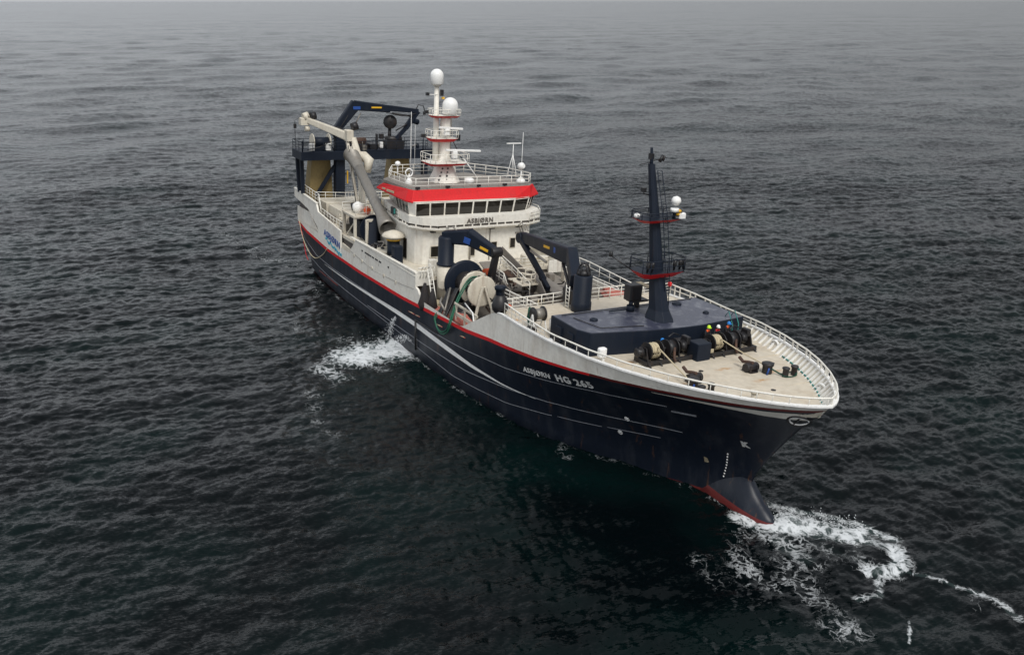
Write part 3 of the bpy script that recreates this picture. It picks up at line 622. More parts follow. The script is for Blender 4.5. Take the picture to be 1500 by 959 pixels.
v1 = [(-14.9, -6.1), (-12.0, -6.0), (-8.9, -5.85), (-8.2, -5.6), (-7.9, 5.2), (-8.0, 7.3), (-9.0, 8.2), (-12.8, 7.6), (-17.2, 4.4)]
za = [13.45, 13.65] + [13.85] * 7
p = MB(); p.loft([z_(grow(v0, -.4), 12.72), z_(v0, 12.72), z_(v0, 12.85), [(x, y, z) for (x, y), z in zip(v1, za)]], 0); p.build('visor', 'red', wh, .04)
p = MB(); ri = [(-16.6, -4.6)] + v1; p.poly(grow(ri, -.08), 13.6, 13.87); p.build('bridge_roof', 'greydeck', wh)
rr_ = [(x, y, 13.87) for x, y in [(-16.9, -4.2), (-13.6, -5.9), (-8.9, -5.6), (-8.4, -5.3), (-8.1, 5.1), (-8.2, 7.2), (-9.2, 8.0), (-12.8, 7.4), (-17.1, 4.3)]]
rail(rr_ + [rr_[0]], 1.05, 3, 1.25, .032, .036).build('roof_railing', 'rail', wh)
rail([(x, y, 10.5) for x, y in grow(bo, -.05)[:2]], 1.0, 3, 1.2).build('balcony_railing', 'rail', wh); rail([(x, y, 10.5) for x, y in grow(bo, -.05)[5:]], 1.15, 3, 1.2).build('balcony_railing', 'rail', wh)
text('ASBJØRN', .62, 'name_lettering', 'letter', lambda a, b_, c: Vector((-6.0 + c, -.9 + a, 10.85 + b_)), wh, ext=.03, bold=.014, W=2.9)
p = MB(); p.beam((-11.5, -6.25, 13.1), (-13.2, -6.3, 13.05), .05, .22); p.beam((-13.6, -6.3, 13.1), (-14.4, -6.3, 13.05), .05, .16); p.build('visor_badge', 'rope', wh)
for (y, z, w_, h_) in [(-4.0, 7.6, .75, 1.0), (2.6, 7.7, .6, .9), (4.75, 7.9, .55, .95), (.1, 7.4, .6, .9)]:
    p = MB(); p.box(-6.7, -6.64, y - w_ / 2 - .07, y + w_ / 2 + .07, z - .07, z + h_ + .07, 1); p.box(-6.64, -6.62, y - w_ / 2, y + w_ / 2, z, z + h_, 0); p.build('window', ['glass', 'cream'], wh)
p = MB(); p.box(-6.7, -6.5, -.2, -.1, 7, 10.2); p.box(-6.7, -6.6, 2.05, 2.12, 6.8, 10.2); p.box(-6.68, -6.55, 5.0, 5.9, 9.35, 9.45); p.build('wall_pipes', 'greydeck', wh)
for y in (-4.5, -1, 2, 5): 
    p = MB(); p.box(-6.7, -6.4, y, y + .5, 10.0, 10.12); p.build('wall_lamp', 'black', wh)
for y in (-5.4, -2.2, 1.2, 4.2):
    p = MB(); p.box(-8.35, -8.1, y, y + .45, 13.95, 14.15, 0, .03); p.tube([(-8.25, y + .2, 13.85), (-8.25, y + .2, 13.97)], .04, 6); p.build('floodlight', 'black', wh)
p = MB(); p.lathe([(.4, 0), (.52, .25), (.5, .4), (.3, .55)], (-10.6, 1.6, 13.87), (0, 0, 1), 18); p.build('roof_dome', 'pure', wh)
# roof antennas
for (x, y, h_, r_) in [(-15.4, -4.2, 1.2, .06), (-11.6, -4.6, 1.0, .2)]:
    p = MB(); p.tube([(x, y, 13.87), (x, y, 13.87 + h_)], .06, 6)
    P = [Vector((x + .0, y + .38 * math.cos(t), 13.87 + h_ + .1 + .38 * math.sin(t))) for t in [k * math.pi / 6 for k in range(13)]]
    if r_ > .1: p.tube(P, .07, 6); p.lathe([(.45, 0), (.3, .3), (.15, .6)], (x, y, 13.87), (0, 0, 1), 10)
    else: p.lathe([(.05, -.25), (.25, -.15), (.3, .05), (.2, .22), (.05, .28)], (x, y, 13.87 + h_ + .2), (0, 0, 1), 12)
    p.build('roof_antenna', 'pure', wh)
p = MB(); p.tube([(-14.2, -3.3, 13.87), (-14.2, -3.3, 20.6)], [.05, .02], 6); p.build('whip_antenna', 'pure', wh)
p = MB(); p.tube([(-17, -1.6, 13.87), (-17, -1.6, 19)], [.03, .015], 6); p.build('whip_antenna', 'pure', wh)
p = MB(); p.tube([(-11.3, 7.0, 13.87), (-11.3, 7.0, 17.6)], .04, 6)
for dx, dy in ((.7, .3), (-.5, .6), (.1, -.8)): p.tube([(-11.3 + dx, 7.0 + dy, 13.87), (-11.3, 7.0, 16.6)], .03, 5)
p.beam((-11.3, 6.2, 17.7), (-11.3, 7.9, 17.7), .12, .12); p.build('aft_aerial_tripod', 'pure', wh)
p = MB(); p.tube([(-10.6, 7.7, 13.87), (-10.6, 7.7, 18.9)], [.05, .02], 6); p.build('whip_antenna', 'pure', wh)
p = MB(); p.lathe([(.1, -.4), (.36, -.25), (.38, .1), (.2, .35)], (-9.6, 7.1, 15.6), (1, .2, .2), 14); p.tube([(-9.6, 7.1, 13.87), (-9.6, 7.1, 15.3)], .08, 6); p.lathe([(.5, 0), (.45, .3), (.2, .5)], (-9.6, 7.1, 13.9), (0, 0, 1), 14); p.build('searchlight', 'pure', wh)
p = MB(); p.box(-12.2, -11.4, -6.3, -6.05, 10.9, 11.6, 0, .05); p.box(-11.45, -11.38, -6.28, -6.1, 11.0, 11.5, 1); p.build('side_light', ['black', 'teal'], wh)

# main mast on the roof
mm = empty('radar_mast', parent=ship)
p = MB(); p.loft([octa(-12.4, -.35, 13.87, 1.5, 1.45), octa(-12.5, -.35, 15.6, .6, .75), octa(-12.5, -.35, 16.4, .5, .52), octa(-12.5, -.3, 20.3, .46, .46)], 0); p.build('mast_column', 'white', mm, .02)
p = MB()
for k in range(4):
    for dy in (-1.25, -.4): p.cyl((-11.2, dy * (1 - .1 * k) - .3, 14.2 + k * .38), (-11.1, dy * (1 - .1 * k) - .3, 14.22 + k * .38), .09, n=8)
p.build('mast_port_openings', 'black', mm)
platform(-13.5, -10.4, -2.7, 1.6, 15.9, mm, .3, .6, 'white', .9, 'red', 'rail')
platform(-13.3, -11.2, -2.3, .7, 18.25, mm, .35, .55, 'white', .8, 'red', 'rail')
platform(-13.3, -11.4, -2.1, 1.0, 20.45, mm, .22, .6, 'white', .6, 'red', 'rail')
for (x, y, z, a, L_) in [(-11.0, .5, 17.15, .0, 3.9), (-11.5, -.2, 19.3, .0, 2.6)]:
    p = MB(); p.box(x - .25, x + .25, y - .7, y - .2, z - .75, z - .1, 0, .05); p.beam((x, y - L_ / 2 + (.5 if L_ > 3 else 0), z + .05), (x, y + L_ / 2 + (.5 if L_ > 3 else 0), z - .12), .28, .2); p.build('radar_scanner', 'pure', mm, .03)
dome = lambda r_, h_: [(r_ * .85, 0), (r_, .1), (r_, h_ - r_)] + [(r_ * math.cos(t), h_ - r_ + r_ * math.sin(t)) for t in [k * math.pi / 16 for k in range(1, 8)]] + [(.01, h_)]
p = MB(); p.lathe(dome(.78, 1.65), (-12.1, -.05, 20.55), (0, 0, 1), 28); p.cyl((-12.1, -.05, 20.3), (-12.1, -.05, 20.6), .5, n=18); p.build('radome', 'pure', mm)
p = MB(); p.lathe(dome(.66, 1.5), (-12.9, -1.2, 23.35), (0, 0, 1), 28); p.build('radome', 'pure', mm)
p = MB(); p.tube([(-12.9, -1.15, 15.5), (-12.9, -1.2, 23.4)], [.34, .22], 12); p.cyl((-12.9, -1.2, 23.2), (-12.9, -1.2, 23.4), .4, n=16); p.build('mast_pole', 'white', mm)
p = MB(); p.tube([(-12.7, -1.2, 22.4), (-12.7, -2.2, 22.4)], .04, 5); p.box(-12.8, -12.5, -2.45, -2.15, 22.3, 22.6, 1); p.box(-12.6, -12.3, -1.0, -.7, 22.3, 22.9, 1); p.box(-12.6, -12.4, -.8, -.55, 22.0, 22.2, 2); p.box(-12.7, -12.4, -2.6, -2.25, 20.6, 20.9, 1); p.box(-12.6, -12.3, .95, 1.3, 17.9, 18.5, 1); p.box(-12.7, -12.4, -2.9, -2.5, 18.3, 18.6, 1)
p.build('navigation_lights', ['pure', 'black', 'yellow'], mm)
p = MB(); p.tube([(-14.4, .9, 13.87), (-14.3, .9, 20.2)], .36, 14); p.build('exhaust_pipe', 'steel', mm)
p = MB(); p.beam((-15.2, 1.6, 13.9), (-15.0, 1.6, 15.6), 1.4, .8, .8, .5); p.build('funnel_casing', 'white', mm)
p = MB(); p.tube([(-14, 1, 18.2), (-13.8, 2.6, 15.4)], .05, 5); p.tube([(-13.2, 2.2, 16), (-12.6, 3.6, 14)], .07, 5, 1); p.build('mast_stay', ['black', 'pure'], mm)

# ------------------------------------------------------------------ gantry at the stern
gt = empty('stern_gantry', parent=ship)
p = MB(); p.box(-37.0, -33.2, -8.7, -3.0, 13.1, 14.1, 0, .08); p.box(-36.6, -33.6, -3.0, 8.6, 13.0, 14.15, 0, .08); p.build('gantry_bridge', 'navyeq', gt)
for (x, y, w_) in [(-36.6, -8.2, .42), (-35.2, -8.1, .42), (-35.8, 8.2, .7), (-34.2, 7.6, .55)]:
    p = MB(); p.beam((x, y if y > 0 else -8.0, 8.85 if y < 0 else 6.0), (x, y, 13.15), w_, w_, roll=(1, 0, 0)); p.build('gantry_leg', 'navyeq', gt, .03)
p = MB(); p.beam((-34.6, -3.7, 6.2), (-34.3, -3.7, 15.9), 1.15, 1.15, roll=(1, 0, 0)); p.build('gantry_post', 'navyeq', gt, .05)
p = MB(); p.beam((-35.0, -6.4, 8.6), (-34.6, -4.2, 12.2), .45, .45); p.build('gantry_brace', 'navyeq', gt, .02)
for (y0, y1) in ((-6.9, -4.4), (3.4, 6.0)):
    p = MB(); cy = (y0 + y1) / 2
    p.loft([[(-37.6, y0 - .5, 6), (-35.4, y0 - .5, 6), (-35.4, y1 + .4, 6), (-37.6, y1 + .4, 6)], [(-37.2, y0 + .2, 13.05), (-35.6, y0 + .2, 13.05), (-35.6, y1, 13.05), (-37.2, y1, 13.05)]], 0); p.build('trawl_guide_casing', 'ochre', gt, .05)
rail([(-33.3, -8.6, 14.1), (-33.3, 8.5, 14.15), (-36.8, 8.5, 14.1), (-36.9, -8.6, 14.1), (-33.3, -8.6, 14.1)], 1.1, 3, 1.3, .03, .035).build('gantry_railing', 'navyeq', gt)
def gear(name, parts, parent=gt):
    p = MB()
    for q in parts:
        k = q[0]
        if k == 'b': p.box(*q[1:7], q[7] if len(q) > 7 else 0, .04)
        elif k == 'c': p.cyl(q[1], q[2], q[3], n=18, m=q[4] if len(q) > 4 else 0)
        elif k == 't': p.tube(q[1], q[2], 8, q[3] if len(q) > 3 else 0)
    return p
gear('w', [('c', (-34.6, -6.9, 15.1), (-34.6, -5.0, 15.1), .55, 0), ('c', (-34.6, -7.0, 15.1), (-34.6, -6.9, 15.1), .95, 1), ('c', (-34.6, -5.0, 15.1), (-34.6, -4.9, 15.1), .95, 1), ('b', -35.2, -34, -6.8, -5.2, 14.1, 14.6, 0), ('b', -33.9, -33.5, -7.6, -7.0, 14.2, 15.0, 2), ('b', -33.9, -33.5, -5.6, -5.0, 14.2, 15.0, 2)]).build('net_sounder_winch', ['navyeq', 'cream', 'pure'], gt)
gear('w', [('b', -36, -34, -2.6, -.2, 14.1, 14.9, 0), ('c', (-34.6, -2.3, 15.1), (-34.6, -.3, 15.1), .45, 1), ('b', -35.8, -34.2, .2, 1.2, 14.1, 14.8, 0), ('b', -34.6, -34.2, 1.0, 1.2, 14.1, 16.0, 0), ('b', -34.7, -34.2, 1.5, 1.9, 14.3, 15.0, 2), ('b', -34.6, -34.0, 1.4, 1.9, 15.4, 16.0, 0), ('t', [(-34.3, 1.7, 15.7), (-34.3, 3.6, 15.3)], .05, 0)]).build('gantry_winch', ['black', 'rusty', 'pure'], gt)
gear('w', [('b', -35.4, -34, 2.3, 4.6, 14.1, 15.2, 0), ('c', (-34.6, 2.4, 15.3), (-34.6, 4.4, 15.3), .4, 0), ('c', (-34.9, 3.0, 15.2), (-34.9, 3.0, 16.6), .22, 0)]).build('hydraulic_unit', ['black'], gt)
p = MB(); p.lathe([(.1, -.12), (.8, -.1), (.85, 0), (.8, .1), (.1, .14)], (-34.5, 2.9, 17.4), (1, -.25, .1), 26); p.cyl((-34.4, 2.9, 17.4), (-34.3, 2.9, 17.4), .12); p.build('net_guide_disc', 'black', gt)
for y in (-8.5, 6.9, 8.4):
    p = MB(); p.tube([(-33.4, y, 14), (-33.4, y, 16.2 if y > 7 else 15.4)], .07, 6); p.build('lamp_post', 'navyeq', gt)

# stern crane (dark, boom up)
cr = empty('stern_crane', parent=ship)
p = MB(); p.beam((-34.2, -4.6, 15.9), (-34.0, -1.7, 19.6), .75, .8, .8, 1.3); p.beam((-34.0, -1.9, 19.4), (-34.0, 2.6, 19.0), .75, 1.15, .6, .85); p.beam((-34.0, 2.5, 19.1), (-34.0, 6.4, 18.75), .5, .7, .4, .5); p.build('crane_boom', 'navyeq', cr, .03)
p = MB(); p.beam((-34.0, 6.3, 18.8), (-34.2, 4.8, 16.6), .5, .75, .4, .6); p.beam((-34.2, 4.8, 16.6), (-34.4, 3.6, 15.3), .35, .5); p.cyl((-34.0, 6.4, 17.4), (-33.9, 5.8, 17.6), .35, n=14); p.build('crane_jib', 'navyeq', cr, .02)
p = MB(); p.tube([(-34.0, -2.6, 15.6), (-34.0, -1.9, 17.0)], .14, 8, 0); p.tube([(-34.0, -1.9, 17.0), (-34.0, -1.1, 18.5)], .07, 8, 1); p.tube([(-33.9, 2.9, 18.5), (-33.9, 5.6, 18.1)], .1, 8, 0); p.tube([(-33.9, 3.4, 16.4), (-33.9, 4.9, 17.2)], .08, 8, 0); p.build('hydraulic_ram', ['black', 'steel'], cr)
p = MB(); p.tube([(-34, 6.1, 18.9), (-34, 6.4, 19.5), (-34, 7.1, 19.4), (-34, 7.3, 18.7)], .06, 6); p.box(-34.1, -33.9, 7.1, 7.4, 18.3, 18.7); p.build('boom_hose', 'black', cr)
p = MB(); p.box(-33.6, -33.55, .1, 1.4, 19.1, 19.28, 0); p.box(-33.62, -33.56, -2.2, -1.3, 18.95, 19.3, 1); p.build('boom_badge', ['yellow', 'blue'], cr)
p = MB(); p.lathe([(.5, -.5), (.6, 0), (.5, .5)], (-34.3, -4.1, 16.3), (0, 1, .3), 14); p.build('slewing_head', 'black', cr)

# cream net-pump crane over starboard side with knuckle
nc = empty('net_handling_crane', parent=ship)
p = MB(); p.tube([(-22.8, -5.0, 6.7), (-24.0, -4.9, 12.6)], [.42, .34], 12); p.build('king_post', 'cream', nc)
p = MB(); p.beam((-23.0, -5.6, 9.2), (-26.8, -5.5, 16.5), .28, .4); p.beam((-22.4, -5.1, 9.4), (-26.2, -5.0, 15.8), .28, .4); p.build('lift_arm', 'cream', nc, .03)
p = MB(); p.beam((-26.7, -5.3, 16.6), (-31.5, -8.6, 18.0), .5, .95, .4, .6); p.build('crane_jib', 'cream', nc, .04)
p = MB(); p.box(-27.3, -26.1, -5.7, -4.9, 16.2, 17.4, 0, .1); p.cyl((-26.5, -5.0, 17.7), (-26.5, -4.4, 17.9), .45, m=1, n=16); p.build('knuckle_joint', ['cream', 'black'], nc)
p = MB(); p.box(-32.2, -31.2, -9.3, -8.3, 17.4, 18.2, 0, .1); p.cyl((-31.2, -8.2, 18.4), (-31.2, -7.6, 18.5), .45, n=16, m=1); p.cyl((-31.6, -8.9, 18.2), (-31.6, -8.3, 18.4), .5, n=16, m=0); p.cyl((-31.4, -8.8, 17.0), (-31.4, -8.3, 17.0), .3, n=12, m=0); p.tube([(-31.9, -9.2, 18.2), (-31.9, -9.8, 17.9), (-31.9, -9.8, 15.6)], .035, 5, 1); p.box(-32.0, -31.8, -9.95, -9.65, 17.0, 17.5, 1); p.build('power_block', ['cream', 'black'], nc)
p = MB(); p.box(-25.9, -25.7, -5.85, -5.75, 11.6, 13.0); p.build('warning_strip', 'yellow', nc)
p = MB(); p.tube([(-26.3, -4.9, 16.6), (-26.0, -4.6, 14.9), (-25.6, -4.0, 14.6), (-25.0, -3.6, 14.2), (-24.6, -3.9, 13.0)], [.3, .45, .6, .6, .4], 12); p.build('hose_elbow', 'cream', nc)
# big fish chute
p = MB(); A, B = Vector((-26.5, -5.0, 14.75)), Vector((-12.3, -6.5, 9.3)); dd = (B - A).normalized(); Lc = (B - A).length
p.lathe([(.98, 0), (1.0, .08), (.9, .1), (.55, 3.2), (.52, 3.4), (.56, 3.4), (.5, 6), (.54, 6.05), (.55, Lc - 2.6), (.85, Lc - .7), (.95, Lc), (.82, Lc - .02), (.5, Lc - 2)], A, dd, 28)
p.build('fish_chute', 'steel', ship)
p = MB(); p.cyl(A + dd * (Lc - 1.6), A + dd * (Lc - 1.55), .62, n=20); p.build('chute_throat_shade', 'black', ship)  # black disc inside the mouth stands in for its shaded interior

# after deck structures
p = MB(); p.box(-30, -25.5, -6.6, -3.2, 6.7, 8.5, 0, .05); p.box(-33.5, -30.2, -6.8, -1, 6.0, 8.6, 0, .05); p.box(-30, -24, 0, 6, 6.7, 9.0, 0, .05); p.box(-24, -18, -1, 6.4, 6.7, 9.6, 0, .05); p.build('after_casing', 'cream', ship)
p = MB(); p.box(-29.8, -27.5, -7.2, -6.65, 6.7, 7.6); p.box(-25.3, -23.5, -7.0, -4.5, 6.7, 7.5); p.build('locker', 'greydeck', ship, .03)
rail([(-31.5, -7.7, 8.6), (-30.2, -7.7, 8.6), (-30.0, -7.5, 7.0), (-26, -7.4, 6.7), (-23, -7.4, 6.7)], 1.1, 3, 1.1).build('stern_railing', 'rail', ship)
rail([(-38, -7.6, 8.9), (-31.8, -7.6, 8.6), (-31.0, -5.4, 8.6), (-30.2, -3.2, 8.6), (-30.2, 6.6, 8.6)], 1.05, 3, 1.1).build('stern_railing', 'rail', ship)
rail([(-25.6, -6.5, 8.5), (-25.6, -3.2, 8.5), (-29.9, -3.2, 8.5)], 1.05, 3, 1.1).build('stern_railing', 'rail', ship)
rail([(-24, 6.3, 9.6), (-18, 6.3, 9.6), (-18, -1, 9.6), (-24, -1, 9.6)], 1.0, 3, 1.1).build('casing_railing', 'rail', ship)
rail([(-37.8, -7.2, 6.0), (-37.8, 7.2, 6.0)], 2.4, 3, .45, .03, .04).build('stern_grating', 'rail', ship)
# frame with navy net drum
fd = empty('frame_winch', parent=ship)
p = MB()
for (x, y) in [(-22.5, -7.4), (-19.2, -7.4), (-22.5, -5.0), (-19.2, -5.0)]: p.beam((x, y, 5.9), (x, y, 9.0), .3, .3, roll=(1, 0, 0))
p.box(-22.7, -19.0, -7.55, -4.85, 9.0, 9.15); p.beam((-22.7, -7.5, 9.2), (-19.0, -7.5, 9.2), .25, .2); p.beam((-19.05, -7.55, 9.2), (-19.05, -4.8, 9.2), .25, .2)
p.beam((-22.4, -7.42, 6.2), (-19.3, -7.42, 8.6), .12, .12); p.build('support_frame', 'cream', fd, .03)
p = MB(); p.box(-22.2, -19.6, -6.6, -4.6, 6.4, 8.7, 0, .3); p.cyl((-18.6, -5.6, 7.9), (-18.4, -5.6, 7.9), 1.55, n=28); p.cyl((-16.6, -5.6, 7.7), (-16.4, -5.6, 7.7), 1.5, n=28); p.cyl((-18.5, -5.6, 7.8), (-16.5, -5.6, 7.7), 1.0, n=24); p.beam((-15.4, -6.9, 6.7), (-16.2, -6.5, 9.6), .9, .7); p.build('net_drum', 'navyeq', fd)
p = MB(); p.cyl((-19.5, -6.0, 8.2), (-19.35, -6.0, 8.2), .32, n=14); p.build('drum_gauge', 'ochre', fd)
p = MB(); p.beam((-16.0, -7.3, 6.7), (-16.0, -7.3, 9.5), .3, .3, roll=(1, 0, 0)); p.beam((-16.0, -7.3, 9.4), (-16.0, -5.6, 9.5), .3, .3); p.build('frame_post', 'cream', fd, .03)
rail([(-19.1, -7.4, 9.15), (-19.1, -4.95, 9.15), (-22.5, -4.95, 9.15)], 1.4, 3, 1).build('frame_railing', 'rail', fd)
o = MB().lathe([(.05, -.62), (.4, -.5), (.62, -.1), (.62, .1), (.4, .5), (.05, .62)], (0, 0, 0), (0, 1, 0), 20)
o = o.build('net_float', 'pure'); o.location = (-21.2, -6.3, 9.8); tag(o, 'large round white float lying on top of the cream winch frame', 'float')
o = MB().lathe([(.05, -.4), (.3, -.3), (.42, 0), (.3, .3), (.05, .4)], (0, 0, 0), (0, 0, 1), 16).build('net_float', 'orange'); o.location = (-20.3, -5.6, 9.6); tag(o, 'small orange float beside the large white float on the winch frame', 'float')
p = MB(); p.tube([(-22.4, -6.3, 6.7), (-22.9, -6.4, 8.2), (-22.6, -6.3, 9.8), (-21.8, -6.2, 9.9)], [.3, .38, .36, .2], 10); p.build('black_hose', 'black', ship)
# lens-topped mooring unit
p = MB(); p.cyl((-10.4, -6.7, 6.7), (-10.4, -6.7, 8.6), .62, n=22, m=0); p.lathe([(.75, 0), (1.15, .22), (1.18, .3), (.95, .55), (.3, .8), (.02, .82)], (-10.4, -6.7, 8.75), (.0, 0, 1), 26, 1); p.cyl((-10.4, -6.7, 8.6), (-10.4, -6.7, 8.78), .7, n=22, m=2)
p.build('satellite_drum', ['navyeq', 'cream', 'yellow'], ship)
p = MB(); p.cyl((-11.9, -6.8, 7.0), (-11.9, -6.8, 7.35), 1.0, n=22); p.cyl((-11.9, -6.8, 6.7), (-11.9, -6.8, 7.0), .7, n=18); p.build('capstan_base', 'cream', ship)
p = MB(); p.box(-9.1, -8.1, -7.5, -6.6, 6.7, 8.5, 0, .12); p.build('hydraulic_locker', 'navyeq', ship, .03)
p = MB(); p.box(-14.2, -13.0, -7.3, -6.4, 6.7, 7.6, 0, .1); p.build('deck_locker', 'black', ship, .03)
p = MB(); p.box(-10.0, -9.3, -5.83, -5.76, 6.9, 8.9); p.build('side_door', 'glass', wh)

# ------------------------------------------------------------------ working deck, starboard
c1 = empty('deck_crane', parent=ship); c1['label'] = 'navy deck crane folded in front of the wheelhouse on a cream pedestal'
p = MB(); p.cyl((-2.3, -4.9, 4.2), (-2.3, -4.9, 7.95), .78, n=26); p.lathe([(.05, 0), (.36, .02), (.38, .12)], (-1.5, -5.6, 6.3), (1, -.3, 0), 16); p.build('pedestal', 'cream', c1)
p = MB(); p.lathe([(.85, 0), (.85, .15), (.74, .2), (.74, 2.5), (.6, 2.7)], (-2.3, -4.9, 7.95), (0, 0, 1), 26); p.build('turret', 'navyeq', c1)
p = MB(); p.beam((-2.7, -4.9, 10.5), (-.4, -3.3, 10.85), 1.0, 1.1, 1.0, 1.5); p.beam((-.7, -3.45, 10.85), (2.0, -2.0, 9.8), .95, 1.45, .75, .85); p.build('crane_boom', 'navyeq', c1, .05)
p = MB(); p.beam((2.0, -2.0, 9.9), (1.5, -2.2, 7.2), .5, .55, .6, .6); p.cyl((1.9, -2.5, 9.9), (1.9, -1.5, 9.9), .45, n=16); p.build('crane_jib', 'black', c1, .03)
p = MB(); p.box(-.95, -.9, -3.95, -3.9, 10.7, 11.1)
q = Vector((.6, -.8, 0)) * .45
p = MB(); p.beam((-.55, -4.0, 10.65), (.0, -3.65, 10.5), .05, .55); p.build('crane_badge', 'blue', c1); p = MB(); p.beam((.85, -3.08, 10.2), (1.6, -2.65, 9.95), .06, .25); p.build('crane_plate', 'yellow', c1)
p = MB()
for k in range(3): p.tube([(-2.5, -4.9 + .12 * k, 10.6), (-2.4, -4.9 + .12 * k, 11.4), (-1.9, -4.6 + .1 * k, 11.6), (-1.4, -4.2, 11.2)], .035, 6)
p.build('crane_hose', 'steel', c1)

nd = empty('net_hauling_drum', parent=ship)
AY, AZ = -4.5, 7.1
p = MB(); p.lathe([(.3, 0), (1.8, .0), (1.98, .08), (1.98, .22), (1.8, .3), (.3, .3)], (.6, AY, AZ), (1, 0, 0), 40); p.build('flange', 'navyeq', nd)
p = MB(); p.cyl((.9, AY, AZ), (3.0, AY, AZ), 1.0, n=28); p.build('barrel', 'net', nd)
for x, r_ in ((2.7, 1.5), (4.0, 1.4)):
    p = MB(); p.lathe([(.3, 0), (r_ - .12, .0), (r_, .06), (r_, .16), (r_ - .12, .2), (.2, .2)], (x, AY, AZ), (1, 0, 0), 40, 0)
    for k in range(14):
        t = k * 2 * math.pi / 14; p.box(x + .05, x + .16, AY + (r_ + .0) * math.cos(t) - .09, AY + r_ * math.cos(t) + .09, AZ + r_ * math.sin(t) - .09, AZ + r_ * math.sin(t) + .09, 1)
    p.build('flange', ['cream', 'letter'], nd)
p = MB(); p.cyl((2.85, AY, AZ), (4.05, AY, AZ), .85, n=28); p.build('warping_barrel', 'green', nd)
p = MB(); p.beam((4.55, -5.4, 4.4), (4.45, -4.6, 7.6), .2, .2); p.beam((4.55, -3.3, 4.4), (4.45, -4.4, 7.6), .2, .2); p.tube([(4.4, -4.2, 7.4), (4.5, -4.0, 6.6), (4.5, -3.6, 6.3), (4.6, -3.2, 6.4)], .07, 6, 1); p.build('drum_bracket', ['cream', 'black'], nd)
p = MB()
for (a, b_, w_) in [((1.3, -7.3, 4.2), (1.2, -5.6, 6.6), .5), ((3.2, -7.7, 4.6), (2.0, -5.8, 6.9), .35), ((2.4, -7.8, 4.6), (1.0, -6.1, 6.6), .3), ((3.4, -7.0, 4.2), (3.0, -5.0, 5.8), .9), ((.7, -3.6, 4.2), (.8, -4.2, 6), .8)]: p.beam(a, b_, w_, w_ * .7)
p.build('drum_support', 'black', nd, .02)
p = MB(); p.tube([(3.9, -7.9, 5.6), (3.1, -8.0, 6.2), (2.6, -7.6, 6.4)], .1, 8); p.tube([(3.6, -7.9, 5.1), (1.6, -6.3, 6.9)], .09, 8); p.build('guide_arms', 'steel', nd)

hose = MB()
P = [Vector(q) for q in [(3.6, -4.6, 8.3), (3.5, -5.3, 8.25), (3.6, -6.0, 7.6), (4.2, -7.0, 6.5), (5.0, -7.8, 5.6), (5.5, -8.25, 5.2), (5.2, -8.35, 4.4), (4.3, -8.35, 3.9), (3.3, -8.3, 3.9), (2.7, -8.3, 4.5), (2.6, -8.2, 4.9), (2.6, -7.8, 5.3)]]
def smooth(P, n=6):
    out = []
    for i in range(len(P) - 1):
        p0, p1, p2, p3 = P[max(i - 1, 0)], P[i], P[i + 1], P[min(i + 2, len(P) - 1)]
        for k in range(n):
            t = k / n; out.append(.5 * ((2 * p1) + (p2 - p0) * t + (2 * p0 - 5 * p1 + 4 * p2 - p3) * t * t + (3 * p1 - p0 - 3 * p2 + p3) * t ** 3))
    return out + [P[-1]]
for d_ in (0, .18): hose.tube(smooth([q + Vector((d_, 0, -d_ * .8)) for q in P]), .065, 8)
tag(hose.build('hose_loop', 'green'), 'dark green hose looped over the starboard rail beside the white drum', 'hose')

def blob(c, r, name, mat, seed, parent=None, squash=(1, 1, 1), n=3):
    import bmesh
    bm = bmesh.new(); bmesh.ops.create_icosphere(bm, subdivisions=n, radius=1); rs = random.Random(seed); ph = [rs.uniform(0, 6) for _ in range(9)]
    for v in bm.verts:
        q = v.co.copy(); k = 1 + .16 * math.sin(q.x * 5 + ph[0]) * math.cos(q.y * 4 + ph[1]) + .12 * math.sin(q.z * 7 + ph[2] + q.x * 3) + .08 * math.sin(q.y * 11 + ph[3])
        v.co = Vector((q.x * squash[0], q.y * squash[1], q.z * squash[2])) * k * r
    me = bpy.data.meshes.new(name); bm.to_mesh(me); bm.free(); me.materials.append(M[mat]); me.polygons.foreach_set('use_smooth', [True] * len(me.polygons))
    o = bpy.data.objects.new(name, me); COL.objects.link(o); o.location = c
    if parent: o.parent = parent
    return o
p = MB(); p.tube([(-.6, -7.75, 6.9), (-.55, -7.8, 6.3), (-.5, -7.8, 5.6), (-.5, -7.8, 5.0), (-.5, -7.7, 4.5)], [.12, .28, .42, .62, .5], 12)
q_ = MB().tube([(.3, -7.4, 6.6), (.3, -7.4, 5.4), (.2, -7.3, 4.3)], [.1, .4, .55], 10); tag(q_.build('hanging_net', 'net'), 'smaller dark net bundle between the black net bundle and the navy drum', 'fishing net')
tag(p.build('hanging_net', 'net'), 'black net bundle hanging beside the starboard rail in front of the side plating', 'fishing net')
tag(blob((4.6, -6.6, 4.7), .95, 'net_heap', 'pinknet', 1, squash=(1.2, .8, .8)), 'red net heap on the working deck behind the raised bow bulwark', 'fishing net')
tag(blob((1.0, -7.0, 4.5), .7, 'net_heap', 'pinknet', 5, squash=(1.9, .7, .6)), 'dull pink net heap under the big navy drum at the starboard rail', 'fishing net')
tag(blob((-1.3, -6.3, 4.6), .6, 'net_heap', 'rope', 9, squash=(1.4, .9, .6)), 'beige rope pile at the foot of the white ladder', 'rope pile')
p = MB(); A, B = Vector((-1.5, -6.9, 7.9)), Vector((.9, -7.3, 4.3))
for d_ in (-.2, .2): p.tube([A + Vector((0, d_, 0)), B + Vector((0, d_, 0))], .05, 6)
for k in range(12): q = A.lerp(B, k / 12); p.tube([q + Vector((0, -.2, 0)), q + Vector((0, .2, 0))], .03, 5)
p.build('leaning_ladder', 'rail', ship)
p = MB()
